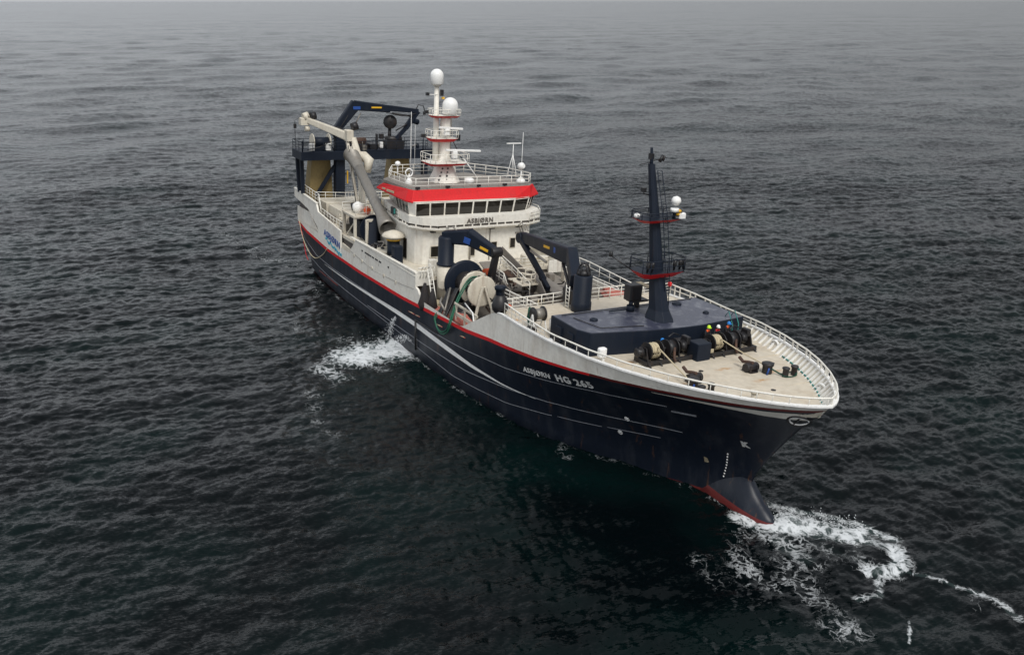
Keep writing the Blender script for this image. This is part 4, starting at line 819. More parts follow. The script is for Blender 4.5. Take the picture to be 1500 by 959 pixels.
for k in range(4):
    y = -7.6 + k * .3; p.tube([(-2.0, y, 7.0), (-2.0, y + .1, 7.6), (-1.9, y + .25, 8.1)], .05, 6)
p.tube([(-2, -7.8, 7.9), (-2, -6.4, 7.9)], .05, 6); p.tube([(-2, -7.8, 7.6), (-2, -6.4, 7.6)], .05, 6); p.box(-2.2, -1.9, -6.7, -6.5, 7.0, 8.2)
p.build('rope_rack', 'rail', ship)
rail([(-3, -6.3, 6.7), (-3, -5.7, 6.7)], 1.0, 3, .6).build('shelter_deck_railing', 'rail', ship)
rail([(-3, -3.8, 6.7), (-3, 7.6, 6.7)], 1.0, 3, 1.2).build('shelter_deck_railing', 'rail', ship)
p = MB(); p.box(-6.0, -5.4, -5.0, -4.3, 6.7, 7.6, 0, .05); p.box(-5.9, -5.5, -4.1, -3.7, 6.7, 7.3, 0, .05); p.build('deck_locker', 'white', ship)
# power block standing on bulwark peak
p = MB(); p.lathe([(.12, -.12), (.4, -.1), (.62, .15), (.66, .5), (.56, .9), (.38, 1.25), (.32, 1.3)], (13.0, -7.7, 8.25), (-.1, 0, 1), 24, 0); p.lathe([(.3, 1.28), (.34, 1.35), (.34, 1.7), (.42, 1.72), (.45, 1.95), (.3, 2.05)], (13.0, -7.7, 8.25), (-.1, 0, 1), 20, 1); p.build('snatch_block_post', ['black', 'navyeq'], ship)
p = MB(); P = resample([(9.2, -7.98, 5.55), (13.0, -8.02, 8.2), (14.2, -8.1, 8.42)], .5); p.tube(P, .08, 8); p.tube([(9.4, -7.9, 5.8), (8.0, -7.4, 6.6), (6.2, -7.2, 6.9)], .06, 6); p.build('bulwark_edge', 'pure', ship)
p = MB(); p.box(4.6, 9.0, -7.3, -7.2, 5.4, 5.7); p.box(4.4, 8.6, -7.3, -7.2, 6.3, 6.5)
for x in (4.6, 6.2, 7.8): p.box(x, x + .15, -7.3, -7.15, 4.2, 6.4)
p.build('pound_board_frame', 'cream', ship, .02)
p = MB(); p.beam((9.5, -6.2, 4.2), (9.5, -6.2, 7.8), .5, .5, roll=(1, 0, 0)); p.beam((7.6, -4.7, 4.2), (7.6, -4.7, 7.0), .35, .35, roll=(1, 0, 0)); p.build('deck_pillar', 'cream', ship, .03)
o = MB(); P = [Vector((11.2 + .0, -6.0 + .36 * math.cos(t), 7.7 + .36 * math.sin(t))) for t in [k * math.pi / 8 for k in range(17)]]; o.tube(P, .1, 8); tag(o.build('lifebuoy', 'orange'), 'orange lifebuoy hanging beside the black block post on the starboard bulwark', 'lifebuoy')

# working deck, centre: steps, hatches, chutes
p = MB(); p.box(-2.9, 2.2, -1.4, 7.0, 4.2, 6.1, 0, .05); p.box(2.4, 6.4, .6, 7.0, 4.2, 6.6, 0, .05); p.box(6.5, 8.8, .2, 4.2, 4.2, 6.0, 0, .05); p.build('hatch_casing', 'greydeck', ship)
p = MB()
for (a, b_, w_, h_) in [((-3.0, 1.4, 8.6), (4.8, 1.0, 6.9), .12, 1.0), ((4.8, 1.0, 7.2), (9.8, -.6, 5.8), .12, 1.2), ((1.5, 2.6, 7.2), (7, 2.2, 6.9), 1.6, .15), ((-2.5, -.6, 7.8), (2.6, -1.0, 6.3), 1.3, .15), ((4, -1.2, 6.4), (10, -2.4, 6.2), 1.3, .2), ((3.2, -2.0, 7.3), (6.2, -2.2, 6.4), .12, .8), ((6.5, -3.2, 6.9), (11, -4.3, 6.9), 1.0, .25)]: p.beam(a, b_, w_, h_)
p.build('fish_conveyor', 'greydeck', ship, .03)
for (x, y, z, s1) in [(-4.8, 4.6, 6.7, 1.2), (-4.2, 2.2, 6.7, .8), (-4.6, 6.4, 6.7, .9)]: MB().box(x, x + s1, y, y + s1, z, z + s1 * .8, 0, .08).build('deck_stowage_box', 'cream', ship, .02)
p = MB()
for i in range(26):
    x, y, z = random.uniform(-2, 4.5), random.uniform(-2.6, .5), random.uniform(5.4, 7.6)
    dx, dy, dz = random.uniform(-.7, .7), random.uniform(-.4, .4), random.uniform(-.8, .6); p.tube([(x, y, z), (x + dx, y + dy, z + dz * .5), (x + dx * 1.3, y + dy, z + dz)], random.uniform(.04, .13), 6, random.choice([0, 0, 1, 2]))
p.build('hydraulic_piping', ['black', 'greydeck', 'rusty'], ship)
for pts in ([(-2.8, .6, 7.9), (1.0, .3, 7.4), (4.6, .1, 6.6)], [(5.4, -3.8, 7.0), (8.6, -3.6, 7.0), (11.6, -3.4, 7.0)], [(.8, -1.4, 7.2), (2.8, -1.6, 7.2), (3.4, -1.5, 6.2)], [(2.4, 6.9, 6.6), (8.6, 6.9, 6.6)]):
    rail(pts, .95, 3, 1.1, .035, .04).build('deck_railing', 'rail', ship)
p = MB()
for i in range(9): x = 4.6 + i * .35; p.box(x, x + .3, -.1, 1.2, 6.4 - i * .26, 6.45 - i * .26)
for d_ in (-.1, 1.2): p.beam((4.5, d_, 6.5), (7.9, d_, 4.1), .08, .25)
p.build('deck_stairs', 'greydeck', ship)
p = MB(); p.cyl((-.1, -2.0, 7.4), (-.1, -1.2, 7.4), .45, n=16); p.build('hose_reel', 'orange', ship)
rc = random.Random(31)
def clutter(name, n, box, mats, parent, kinds='bct'):
    x0, x1, y0, y1, z0 = box
    for i in range(n):
        x, y = rc.uniform(x0, x1), rc.uniform(y0, y1); k = rc.choice(kinds); s1 = rc.uniform(.25, .7); mt = rc.choice(mats); q = MB()
        if k == 'b': q.box(x, x + s1, y, y + s1 * rc.uniform(.6, 1.4), z0, z0 + s1 * rc.uniform(.6, 1.6), 0, .05); q.tube([(x + .1, y + .1, z0 + s1), (x + .1, y + .1, z0 + s1 * 2)], .04, 6); nm = 'valve_box'
        elif k == 'c': q.cyl((x, y, z0), (x, y, z0 + s1), s1 * .45, n=14); q.cyl((x, y, z0 + s1), (x, y, z0 + s1 * 1.2), s1 * .3, n=12); nm = 'pump_unit'
        else:
            P = [Vector((x, y, z0))]
            for j in range(4): P.append(P[-1] + Vector((rc.uniform(-.7, .7), rc.uniform(-.7, .7), rc.uniform(-.1, .45))))
            q.tube(smooth(P, 3), rc.uniform(.04, .09), 6); nm = 'deck_hose'
        q.build(nm, mt, parent)
clutter('x', 18, (-2.4, 3.5, -3.4, -1.2, 5.6), ['black', 'net', 'rusty', 'navyeq'], ship, 'tbt')
clutter('x', 14, (5.0, 11.5, -2.4, 3.6, 6.1), ['black', 'greydeck', 'rusty', 'rope'], ship, 'tbt')
clutter('x', 26, (-2.6, 4.5, -3.2, 1.2, 4.3), ['black', 'greydeck', 'rusty', 'net'], ship)
clutter('x', 14, (-2.4, 6.0, .5, 6.6, 6.2), ['greydeck', 'steel', 'black', 'cream'], ship)
clutter('x', 10, (4.6, 11.4, -6.6, -2.6, 4.25), ['black', 'rusty', 'greydeck', 'pinknet'], ship)
clutter('x', 12, (-29, -19, 0, 5.6, 9.0), ['cream', 'steel', 'greydeck', 'black'], ship)
clutter('x', 8, (-29, -23, -6.8, -3.6, 6.9), ['cream', 'black', 'greydeck'], ship)
clutter('x', 16, (-36.2, -33.8, -8.0, 7.6, 14.1), ['black', 'navyeq', 'rusty', 'steel'], gt)
clutter('x', 8, (-15, -9, -7.6, -6.6, 6.75), ['black', 'navyeq', 'steel'], ship)
tag(blob((.2, -.9, 6.5), 1.25, 'net_heap', 'net', 41, squash=(1.3, .9, .75)), 'dark brown net heap on the working deck behind the big navy drum', 'fishing net')
tag(blob((-1.2, 1.4, 6.5), .8, 'net_heap', 'rusty', 47, squash=(1.2, 1, .7)), 'rust brown net heap at the foot of the wheelhouse beside the conveyor', 'fishing net')
for (x, y, z, L_) in [(2.4, -2.4, 5.6, 1.3), (3.6, .2, 6.6, 1.0), (5.6, -1.2, 6.4, 1.1), (8.4, 1.6, 6.0, 1.2), (9.8, -3.2, 5.0, 1.4)]:
    q = MB(); q.box(x, x + L_, y, y + L_ * .7, z - 1.2, z, 0, .06); q.cyl((x + L_ * .2, y + L_ * .35, z + .35), (x + L_ * .9, y + L_ * .35, z + .35), .32, n=16); q.tube([(x, y, z), (x - .3, y, z + .7), (x + .5, y + .2, z + .9), (x + L_, y + .4, z + .3)], .06, 6); q.build('hydraulic_winch', rc.choice(['black', 'navyeq', 'greydeck']), ship)
q = MB(); P = [Vector((3.4 + 1.2 * math.cos(t), .2 + .9 * math.sin(t), 7.4)) for t in [k * math.pi / 8 for k in range(-2, 9)]]; q.tube(P, .06, 6); q.tube([a + Vector((0, 0, .45)) for a in P], .06, 6); q.tube([a + Vector((0, 0, .9)) for a in P], .07, 6)
for a in P[::2]: q.tube([a, a + Vector((0, 0, .9))], .05, 6)
q.poly([(2.0, -.7), (4.6, -.7), (4.6, 1.1), (2.0, 1.1)], 7.3, 7.38); q.build('curved_platform', 'cream', ship)
q = MB()
for P in ([(-34, -2, 19.5), (-33.6, -3.4, 17.4), (-34, -4.3, 16.2)], [(-33.6, 2.0, 18.6), (-33.6, 4.2, 18.2), (-33.7, 6.0, 18.5)], [(-34.3, -3.7, 16.0), (-33.4, -6, 14.8), (-33.4, -8, 14.3)]): q.tube(smooth([Vector(a) for a in P], 5), .05, 6)
q.build('crane_hose', 'black', cr)
q = MB(); q.tube([(-26.5, -5.2, 17.2), (-31.4, -8.7, 18.5)], .03, 5); q.tube([(-26.0, -5.6, 15.8), (-24.6, -5.7, 12.5), (-23, -5.8, 9.4)], .035, 6); q.build('hoist_wire', 'black', nc)
# aft edge rails of the foredeck
rail([(12.4, -7.6, 7.97), (12.4, -3.6, 8.0), (12.4, -1.4, 8.05)], 1.0, 3, 1.15, .035, .04).build('foredeck_railing', 'rail', ship)
rail([(12.4, .8, 8.05), (12.4, 7.8, 8.0)], 1.0, 3, 1.15, .035, .04).build('foredeck_railing', 'rail', ship)
rail([(2.5, 8.0, 5.3), (8.8, 8.0, 5.5), (9.2, 8.05, 6.3), (14.2, 8.1, 8.4)], 1.0, 4, .9, .04, .04).build('port_railing', 'rail', ship)
rail([(-6, 8.0, 7.3), (2.5, 8.0, 7.3), (9, 8.0, 7.0)], 1.0, 2, 1.6, .04, .04).build('port_railing', 'rail', ship)
p = MB(); p.box(-2.2, 9.5, 7.82, 7.98, 4.4, 6.9); p.build('port_bulwark', 'white', ship)
tag(blob((9.4, 6.2, 7.0), 1.0, 'net_heap', 'pinknet', 14, squash=(2.2, .9, .55)), 'pale pink net heap piled behind the port railing past the second crane', 'fishing net')
p = MB(); p.box(7.5, 12, 4.5, 7.6, 4.2, 6.6, 0, .05); p.build('net_bin', 'greydeck', ship)
o = MB().lathe([(.05, -.1), (.18, 0), (.18, .25), (.05, .32)], (14.6, 7.6, 9.3), (0, 0, 1), 12).build('port_lamp', 'red', ship)

# second crane
c2 = empty('deck_crane', parent=ship); c2['label'] = 'navy deck crane with long folded boom on the aft edge of the foredeck'
cx, cy = 14.5, -1.2
p = MB(); p.lathe([(.8, 0), (.8, .9), (.74, .95), (.74, 3.0), (.6, 3.1)], (cx, cy, 7.9), (0, 0, 1), 28); p.build('turret', 'navyeq', c2)
p = MB(); 
for k in range(3): P = [Vector((cx + .0 + .5 * math.cos(t) * math.cos(k), cy + .5 * math.cos(t) * math.sin(k), 11.0 + .95 * math.sin(t))) for t in [j * math.pi / 8 for j in range(9)]]; p.tube(P, .07, 6)
p.lathe([(.55, 0), (.5, .3), (.25, .5)], (cx, cy, 10.95), (0, 0, 1), 16); p.build('turret_cage', 'black', c2)
A, B, C_ = Vector((13.5, -1.2, 10.2)), Vector((10.2, .5, 11.45)), Vector((-1.6, 2.9, 10.2))
p = MB(); p.beam(A, B, .9, 1.1, .9, 1.5); p.beam(B + Vector((.3, -.1, -.1)), C_, .9, 1.5, .6, .95); p.build('crane_boom', 'navyeq', c2, .05)
p = MB(); p.beam((-1.6, 2.7, 10.0), (4.6, 1.6, 7.7), .5, .6, .4, .5); p.beam((4.0, 1.6, 7.9), (5.8, 1.3, 7.2), .4, .5); p.cyl((-1.7, 2.4, 10.1), (-1.7, 3.3, 10.1), .5, n=16); p.build('crane_jib', 'navyeq', c2, .03)
p = MB(); p.beam((13.2, -1.2, 9.4), (12.2, -.8, 8.9), .6, 1.2, .5, .9); p.tube([(12.2, -.8, 9.2), (9.0, .5, 10.4)], .15, 8); p.box(12.6, 14.2, -1.8, -.4, 8.4, 9.6, 0, .1); p.build('hydraulic_ram', 'black', c2)
p = MB(); p.beam((8.6, .42, 11.3), (7.2, .68, 11.15), .06, .5); p.build('crane_badge', 'blue', c2); p = MB(); p.beam((6.2, .88, 11.05), (4.8, 1.18, 10.9), .06, .22); p.build('crane_plate', 'yellow', c2)
p = MB(); p.tube([(5.8, .9, 9.7), (2, 1.6, 9.8)], .12, 8); p.tube([(-1.9, 2.8, 10.5), (-2.4, 2.8, 11.2), (-1.6, 2.7, 11.6), (-.9, 2.7, 11.0)], .05, 6); p.tube([(-1.9, 3.1, 10.5), (-2.4, 3.1, 11.1), (-1.6, 3.1, 11.4), (-.9, 3.0, 10.9)], .05, 6); p.build('crane_hose', 'steel', c2)
p = MB()
for dx in (0, .45): p.tube([(13.3 + dx, -1.9, 8.0), (13.3 + dx, -1.9, 9.9)], .04, 6)
for k in range(6): p.tube([(13.3, -1.9, 8.2 + k * .3), (13.75, -1.9, 8.2 + k * .3)], .03, 5)
p.build('crane_ladder', 'rail', c2)

# reel on white stand beside deckhouse
rs_ = empty('hose_reel', parent=ship)
p = MB(); p.cyl((0, -.35, 1.25), (0, .35, 1.25), .42, n=18); p.build('reel_drum', 'steel', rs_)
p = MB(); 
for y in (-.42, .42): MB().lathe([(.1, 0), (.55, 0), (.55, .06), (.1, .06)], (0, y - .03, 1.25), (0, 1, 0), 20).build('reel_flange', 'black', rs_)
p = MB()
for y in (-.5, .5):
    for s_ in (-1, 1): p.beam((s_ * .45, y, 0), (0, y, 1.25), .09, .09)
p.beam((-.3, -.5, .6), (-.3, .5, .6), .08, .08); p.build('reel_stand', 'pure', rs_, .01)
rs_.location = (17.2, -6.9, 7.97)
tag(blob((16.3, -7.0, 8.75), .42, 'net_bundle', 'greennet', 21, squash=(.6, .6, 1.7)), 'dark green net bundle draped beside the hose reel on the starboard foredeck', 'fishing net')
p = MB(); p.box(17.4, 18.1, -8.0, -7.5, 7.95, 8.5); p.build('scupper_box', 'black', ship, .02)

# ------------------------------------------------------------------ mooring ropes on the foredeck
def rope(pts, label, r=.045):
    p = MB(); p.tube(smooth([Vector(q) for q in pts], 4), r, 8); return tag(p.build('mooring_rope', 'rope'), label, 'rope', 'mooring ropes on the foredeck')
rope([(26.7, -3.4, 9.35), (28.8, -3.75, 8.95), (31.0, -4.15, 8.6)], 'taut pale rope from the starboard winch to the black roller')
rope([(27.0, 1.9, 9.35), (28.8, 2.2, 8.95), (30.8, 2.6, 8.6)], 'taut pale rope from the port winch to the black roller')
p = MB(); p.tube([(31.2, 2.6, 8.55), (31.6, 3.0, 8.3), (31.9, 3.3, 8.25)], .05, 6); tag(p.build('mooring_rope', 'greennet'), 'dark slack rope from the port roller to the port bitts', 'rope', 'mooring ropes on the foredeck')
p = MB(); p.tube(smooth([Vector(q) for q in [(-37.5, -7.85, 5.2), (-35.5, -8.05, 3.4), (-33, -8.1, 2.2), (-30.6, -8.12, 2.0), (-28, -8.1, 3.0), (-26.5, -8.05, 4.1)]]), .05, 6); tag(p.build('hanging_rope', 'rope'), 'tan rope hanging in a loop over the starboard stern quarter', 'rope')
p = MB(); p.tube(smooth([Vector(q) for q in [(-37.4, -7.9, 5.0), (-35.6, -8.0, 3.4), (-34.4, -8.05, 1.6), (-34.0, -7.9, .9)]]), .045, 6); tag(p.build('hanging_line', 'red'), 'thin red line hanging down the stern side to the water', 'rope')

# ------------------------------------------------------------------ people
def person(loc, rz, helmet, jacket, collar, label, lean=0.15):
    sk = {'pel': (0, 0, .95, .17), 'sp': (.03, 0, 1.15, .16), 'ch': (.05 + lean * .3, 0, 1.38, .18), 'nk': (.06 + lean * .5, 0, 1.54, .07), 'hd': (.09 + lean * .6, 0, 1.66, .1), 'ht': (.09 + lean * .65, 0, 1.76, .085)}
    for s_, t in ((-1, 'l'), (1, 'r')):
        sk.update({t + 'hp': (0, s_ * .1, .9, .11), t + 'kn': (.03, s_ * .12, .5, .075), t + 'an': (-.02, s_ * .13, .09, .055), t + 'to': (.13, s_ * .14, .05, .05),
                   t + 'sh': (.05 + lean * .3, s_ * .2, 1.43, .075), t + 'el': (.12 + lean * .3, s_ * .27, 1.17, .055), t + 'wr': (.33 + lean * .3, s_ * .2, 1.08, .04), t + 'ha': (.42 + lean * .3, s_ * .18, 1.07, .045)})
    E_ = [('pel', 'sp'), ('sp', 'ch'), ('ch', 'nk'), ('nk', 'hd'), ('hd', 'ht')]
    for t in 'lr': E_ += [('pel', t + 'hp'), (t + 'hp', t + 'kn'), (t + 'kn', t + 'an'), (t + 'an', t + 'to'), ('ch', t + 'sh'), (t + 'sh', t + 'el'), (t + 'el', t + 'wr'), (t + 'wr', t + 'ha')]
    K = list(sk); me = bpy.data.meshes.new('person'); me.from_pydata([sk[k][:3] for k in K], [(K.index(a), K.index(b_)) for a, b_ in E_], [])
    o = bpy.data.objects.new('tmp', me); COL.objects.link(o); md = o.modifiers.new('s', 'SKIN'); sv = me.skin_vertices[0].data
    for i, k in enumerate(K): sv[i].radius = (sk[k][3],) * 2; sv[i].use_root = (k == 'pel')
    ss = o.modifiers.new('u', 'SUBSURF'); ss.levels = 2; ss.render_levels = 2
    m2 = bpy.data.meshes.new_from_object(o.evaluated_get(bpy.context.evaluated_depsgraph_get())); bpy.data.objects.remove(o)
    m2.materials.clear()
    for a in (jacket, 'skin', collar): m2.materials.append(M[a])
    for p_ in m2.polygons:
        p_.use_smooth = True; c = p_.center
        p_.material_index = 1 if (c.z > 1.55 or (c.x > .36 + lean * .3 and c.z > .9)) else (2 if c.z > 1.42 and abs(c.y) < .16 else 0)
    e = empty('person', label, 'person', None, loc); e.rotation_euler = (0, 0, rz)
    b_ = bpy.data.objects.new('body', m2); COL.objects.link(b_); b_.parent = e
    h = MB(); h.lathe([(.155, -.02), (.13, 0), (.135, .05), (.115, .11), (.065, .155), (.01, .17)], (.09 + lean * .62, 0, 1.71), (0, 0, 1), 18); h.lathe([(.02, 0), (.1, 0), (.1, .02)], (.2 + lean * .62, 0, 1.69), (0, 0, 1), 12); h.build('helmet', helmet, e)
    return e
person((25.3, 2.1, 7.98), .1, 'lime', 'darkcloth', 'hiviz', 'person in lime helmet and dark jacket with orange collar at port winch')
person((25.35, 3.0, 7.93), -.2, 'pure', 'darkcloth', 'red', 'person in white helmet between the lime and blue helmets behind the port winch')
person((25.25, 4.0, 8.02), .3, 'bluehelm', 'darkcloth', 'hiviz', 'person in blue helmet and dark jacket with orange collar behind the port winch')
person((25.2, -2.2, 7.6), .2, 'bluehelm', 'darkcloth', 'darkcloth', 'crouched person in blue helmet hidden behind the starboard winch', .5)

# ------------------------------------------------------------------ heel the vessel and everything aboard
HM = Matrix.Rotation(HEEL, 4, 'X')
bpy.context.view_layer.update()
for o in list(COL.objects):
    if o.parent is None and o.type in ('EMPTY', 'MESH'): o.matrix_world = HM @ o.matrix_world

# ------------------------------------------------------------------ sea
def spectrum(n, Lt, lp, wind, amp, spread=2, lmin=.5, lmax=30, seed=0):
    g = np.random.default_rng(seed); k1 = np.fft.fftfreq(n, Lt / n) * 2 * np.pi; kx, ky = np.meshgrid(k1, k1, indexing='ij'); k = np.hypot(kx, ky); k[0, 0] = 1
    kp = 2 * np.pi / lp; c = np.abs((kx * math.cos(wind) + ky * math.sin(wind)) / k)
    Sp = np.exp(-1.1 * (kp / k) ** 2) / k ** 3.55 * (.12 + .88 * c ** (2 * spread)); Sp[(k > 2 * np.pi / lmin) | (k < 2 * np.pi / lmax)] = 0; Sp[0, 0] = 0
    h = (g.normal(size=(n, n)) + 1j * g.normal(size=(n, n))) * np.sqrt(Sp); ht = np.fft.ifft2(h).real
    dx = np.fft.ifft2(-1j * kx / k * h).real; dy = np.fft.ifft2(-1j * ky / k * h).real; s_ = amp / ht.std()
    return ht * s_, dx * s_, dy * s_
def samp(T, Lt, x, y):
    n = T[0].shape[0]; u = (x / Lt * n) % n; v = (y / Lt * n) % n; i = np.floor(u).astype(int) % n; j = np.floor(v).astype(int) % n; fu = u - np.floor(u); fv = v - np.floor(v); i2 = (i + 1) % n; j2 = (j + 1) % n
    return [t[i, j] * (1 - fu) * (1 - fv) + t[i2, j] * fu * (1 - fv) + t[i, j2] * (1 - fu) * fv + t[i2, j2] * fu * fv for t in T]
WD = math.atan2(fwd_h.y, fwd_h.x) + .25
T1 = spectrum(1024, 173., 6.0, WD, .075, 4.0, .35, 26, 3); T2 = spectrum(1024, 107., 2.2, WD - .65 - .3, .03, 2.0, .3, 9, 5); T3 = spectrum(512, 911., 45., WD + .5, .32, 1.2, 18, 140, 8)
rs = [26.]
while rs[-1] < 3500: r_ = rs[-1]; rs.append(r_ + max(.17, r_ * r_ / 52000.))
while rs[-1] < 60000: rs.append(rs[-1] * 1.09)
rs = np.array([.5, 8, 18] + rs)
a0 = math.atan2(fwd_h.y, fwd_h.x); fine = np.linspace(-.62, .62, 620); coarse = np.linspace(.62, 2 * math.pi - .62, 70)[1:-1]
ang = np.concatenate([fine, coarse]) + a0; na, nr = len(ang), len(rs)
RR, AA = np.meshgrid(rs, ang, indexing='ij'); X0 = OX + RR * np.cos(AA); Y0 = OY + RR * np.sin(AA)
c37, s37 = math.cos(.65), math.sin(.65)
h1 = samp(T1, 173., X0, Y0); xr, yr = X0 * c37 - Y0 * s37, X0 * s37 + Y0 * c37; h2 = samp(T2, 107., xr, yr)
h3 = samp(T3, 911., X0, Y0); fade3 = np.clip((3400 - RR) / 2000, 0, 1); fade3[:, 620:] = 0
fade = np.clip((3000 - RR) / 2200, 0, 1); fade[:, 620:] *= .0
fade2 = np.clip((900 - RR) / 600, 0, 1); fade2[:, 620:] *= 0
eg = np.ones_like(fade); eg[:, :12] = np.linspace(0, 1, 12); eg[:, 608:620] = np.linspace(1, 0, 12); fade *= eg; fade2 *= eg; fade3 *= eg
gust = .75 + .35 * (np.sin(X0 * .021 + 1.3 * np.sin(Y0 * .013)) * np.sin(Y0 * .027 + 1.1 * np.sin(X0 * .017)))
Z = (h1[0] * fade + h2[0] * fade2) * gust + h3[0] * fade3 * np.clip((RR - 60) / 160, .25, 1); dx2, dy2 = h2[1] * c37 + h2[2] * s37, -h2[1] * s37 + h2[2] * c37
XX = X0 + .7 * (h1[1] * fade + dx2 * fade2) * gust; YY = Y0 + .7 * (h1[2] * fade + dy2 * fade2) * gust
# foam strength painted from real positions round the hull
foam = np.zeros_like(X0)
def stroke(pts, wd, st, soft=1.0):
    global foam
    for (a, b_) in zip(pts, pts[1:]):
        ax, ay = a; bx, by = b_; L2 = (bx - ax) ** 2 + (by - ay) ** 2 + 1e-9; t = np.clip(((X0 - ax) * (bx - ax) + (Y0 - ay) * (by - ay)) / L2, 0, 1)
        d_ = np.hypot(X0 - ax - t * (bx - ax), Y0 - ay - t * (by - ay)); foam = np.maximum(foam, st * np.clip(1.25 - d_ / wd, 0, 1) ** soft)
stroke([(33.9, -1.1), (35.4, -.2), (36.8, 1.0)], 1.2, 1.2); stroke([(36.3, 1.2), (37.6, 2.3), (38.9, 3.6)], 1.6, 1.05); stroke([(35.0, 2.2), (36.4, 3.6), (38.4, 4.8), (40.6, 5.2)], .7, .85)
stroke([(37.0, 1.6), (39.6, 3.6), (41.4, 4.3), (42.5, 3.5), (42.7, 2.3), (41.9, 1.3)], .85, .86); stroke([(35.8, -.2), (38.6, .8), (41.2, 1.4)], 1.4, .55); stroke([(41.0, 4.2), (42.4, 3.4), (42.6, 2.4)], .6, 1.05)
stroke([(42.5, 2.9), (44.7, 3.9), (46.3, 4.7)], .3, .76); stroke([(46.3, 4.7), (47.8, 4.9), (48.9, 4.5)], .55, .72); stroke([(46.2, 4.6), (47.4, 3.4)], .6, .45); stroke([(42.2, 1.9), (43.0, .7), (43.9, -.3), (43.5, -1.6)], .4, .75)
stroke([(35.4, -1.8), (36.8, -4.2), (38.8, -5.2), (40.6, -3.8)], 1.8, .5); stroke([(36.2, -6.4), (38.8, -7.4)], 1.2, .44); stroke([(46.1, -.6), (47.3, -2.2)], .14, .8); stroke([(39, -1.8), (42, -3.8), (45.0, -4.3)], 1.8, .5); stroke([(36.0, -.8), (39.2, -1.2)], 1.6, .66)
stroke([(-4.4, -9.4), (-4.7, -11.2), (-4.6, -12.6)], 3.4, 1.25, .8); stroke([(-6.4, -8.4), (-3.0, -8.4)], 1.1, 1.3); stroke([(-4.8, -13.4), (-3.4, -16.4), (-.6, -15.8)], 2.0, .66); stroke([(-5.0, -10.6), (-9.5, -12.4)], 1.8, .5); stroke([(-.2, -11.5), (-2.4, -14)], 1.4, .46)
stroke([(19.5, -5.8), (21.0, -6.4), (22.0, -6.7)], .7, .42); stroke([(-37, -8.6), (-44, -11), (-58, -13)], 2.4, .42); stroke([(-30, -9.3), (-24, -10.4)], 1.6, .36); stroke([(-12, -16), (-18, -14.5)], 1.2, .38); stroke([(1, -19), (6, -20.5), (10, -20)], 1.4, .36)
stroke([(33.8, 1.3), (34.8, 2.0), (36, 3)], .9, .72)
wlp = [(-36, -7.6), (-30, -8.15), (-20, -8.3), (-6, -8.25), (5, -8.1), (10, -7.85), (15, -7.3), (18.7, -6.5), (21.4, -5.4), (24, -4.1), (26.6, -2.9), (28.6, -2.0), (31, -1.3), (33.5, -.9)]
stroke(wlp, .42, .36)
Z = Z + .22 * np.exp(-((X0 - 35.2) ** 2 + (Y0 - .9) ** 2) / 2.2) + .1 * np.exp(-((X0 - 41.9) ** 2 + (Y0 - 3.4) ** 2) / 1.2) + .12 * np.exp(-((X0 + 4.6) ** 2 + (Y0 + 10) ** 2) / 5)
foam = np.clip(foam, 0, 1.6)
me = bpy.data.meshes.new('sea'); nv = na * nr
co = np.stack([XX, YY, Z], -1).reshape(-1).astype(np.float32)
ii_, jj = np.meshgrid(np.arange(nr - 1), np.arange(na), indexing='ij'); j2 = (jj + 1) % na
q = np.stack([ii_ * na + jj, (ii_ + 1) * na + jj, (ii_ + 1) * na + j2, ii_ * na + j2], -1).reshape(-1).astype(np.int32)
nf = (nr - 1) * na
me.vertices.add(nv); me.vertices.foreach_set('co', co); me.loops.add(nf * 4); me.loops.foreach_set('vertex_index', q); me.polygons.add(nf)
me.polygons.foreach_set('loop_start', np.arange(0, nf * 4, 4, dtype=np.int32)); me.polygons.foreach_set('loop_total', np.full(nf, 4, np.int32)); me.polygons.foreach_set('use_smooth', np.ones(nf, bool))
me.update(calc_edges=True)
at = me.attributes.new('foam', 'FLOAT', 'POINT'); at.data.foreach_set('value', foam.reshape(-1).astype(np.float32))
hat = me.attributes.new('crest', 'FLOAT', 'POINT'); hat.data.foreach_set('value', Z.reshape(-1).astype(np.float32))
sea = bpy.data.objects.new('sea', me); COL.objects.link(sea); sea['kind'] = 'structure'
m = bpy.data.materials.new('sea_water'); n, b = nodes(m); N = n.nodes.new; L = n.links.new
tc = N('ShaderNodeTexCoord')
def noise(scale, detail, rough=.55, rot=0, stretch=(1, 1, 1), dist=0):
    mp = N('ShaderNodeMapping'); mp.vector_type = 'TEXTURE'; mp.inputs['Rotation'].default_value = (0, 0, -rot); mp.inputs['Scale'].default_value = [1 / q_ for q_ in stretch]; L(tc.outputs['Object'], mp.inputs[0])
    t = N('ShaderNodeTexNoise'); t.inputs['Scale'].default_value = scale; t.inputs['Detail'].default_value = detail; t.inputs['Roughness'].default_value = rough; t.inputs['Distortion'].default_value = dist; L(mp.outputs[0], t.inputs['Vector']); return t.outputs[0]
big = noise(.06, 3); mx = N('ShaderNodeMix'); mx.data_type = 'RGBA'; mx.inputs[6].default_value = (.0007, .0022, .0028, 1); mx.inputs[7].default_value = (.0009, .0062, .0062, 1)
mr = N('ShaderNodeMapRange'); mr.inputs[1].default_value = .45; mr.inputs[2].default_value = .62; L(big, mr.inputs[0]); L(mr.outputs[0], mx.inputs[0])
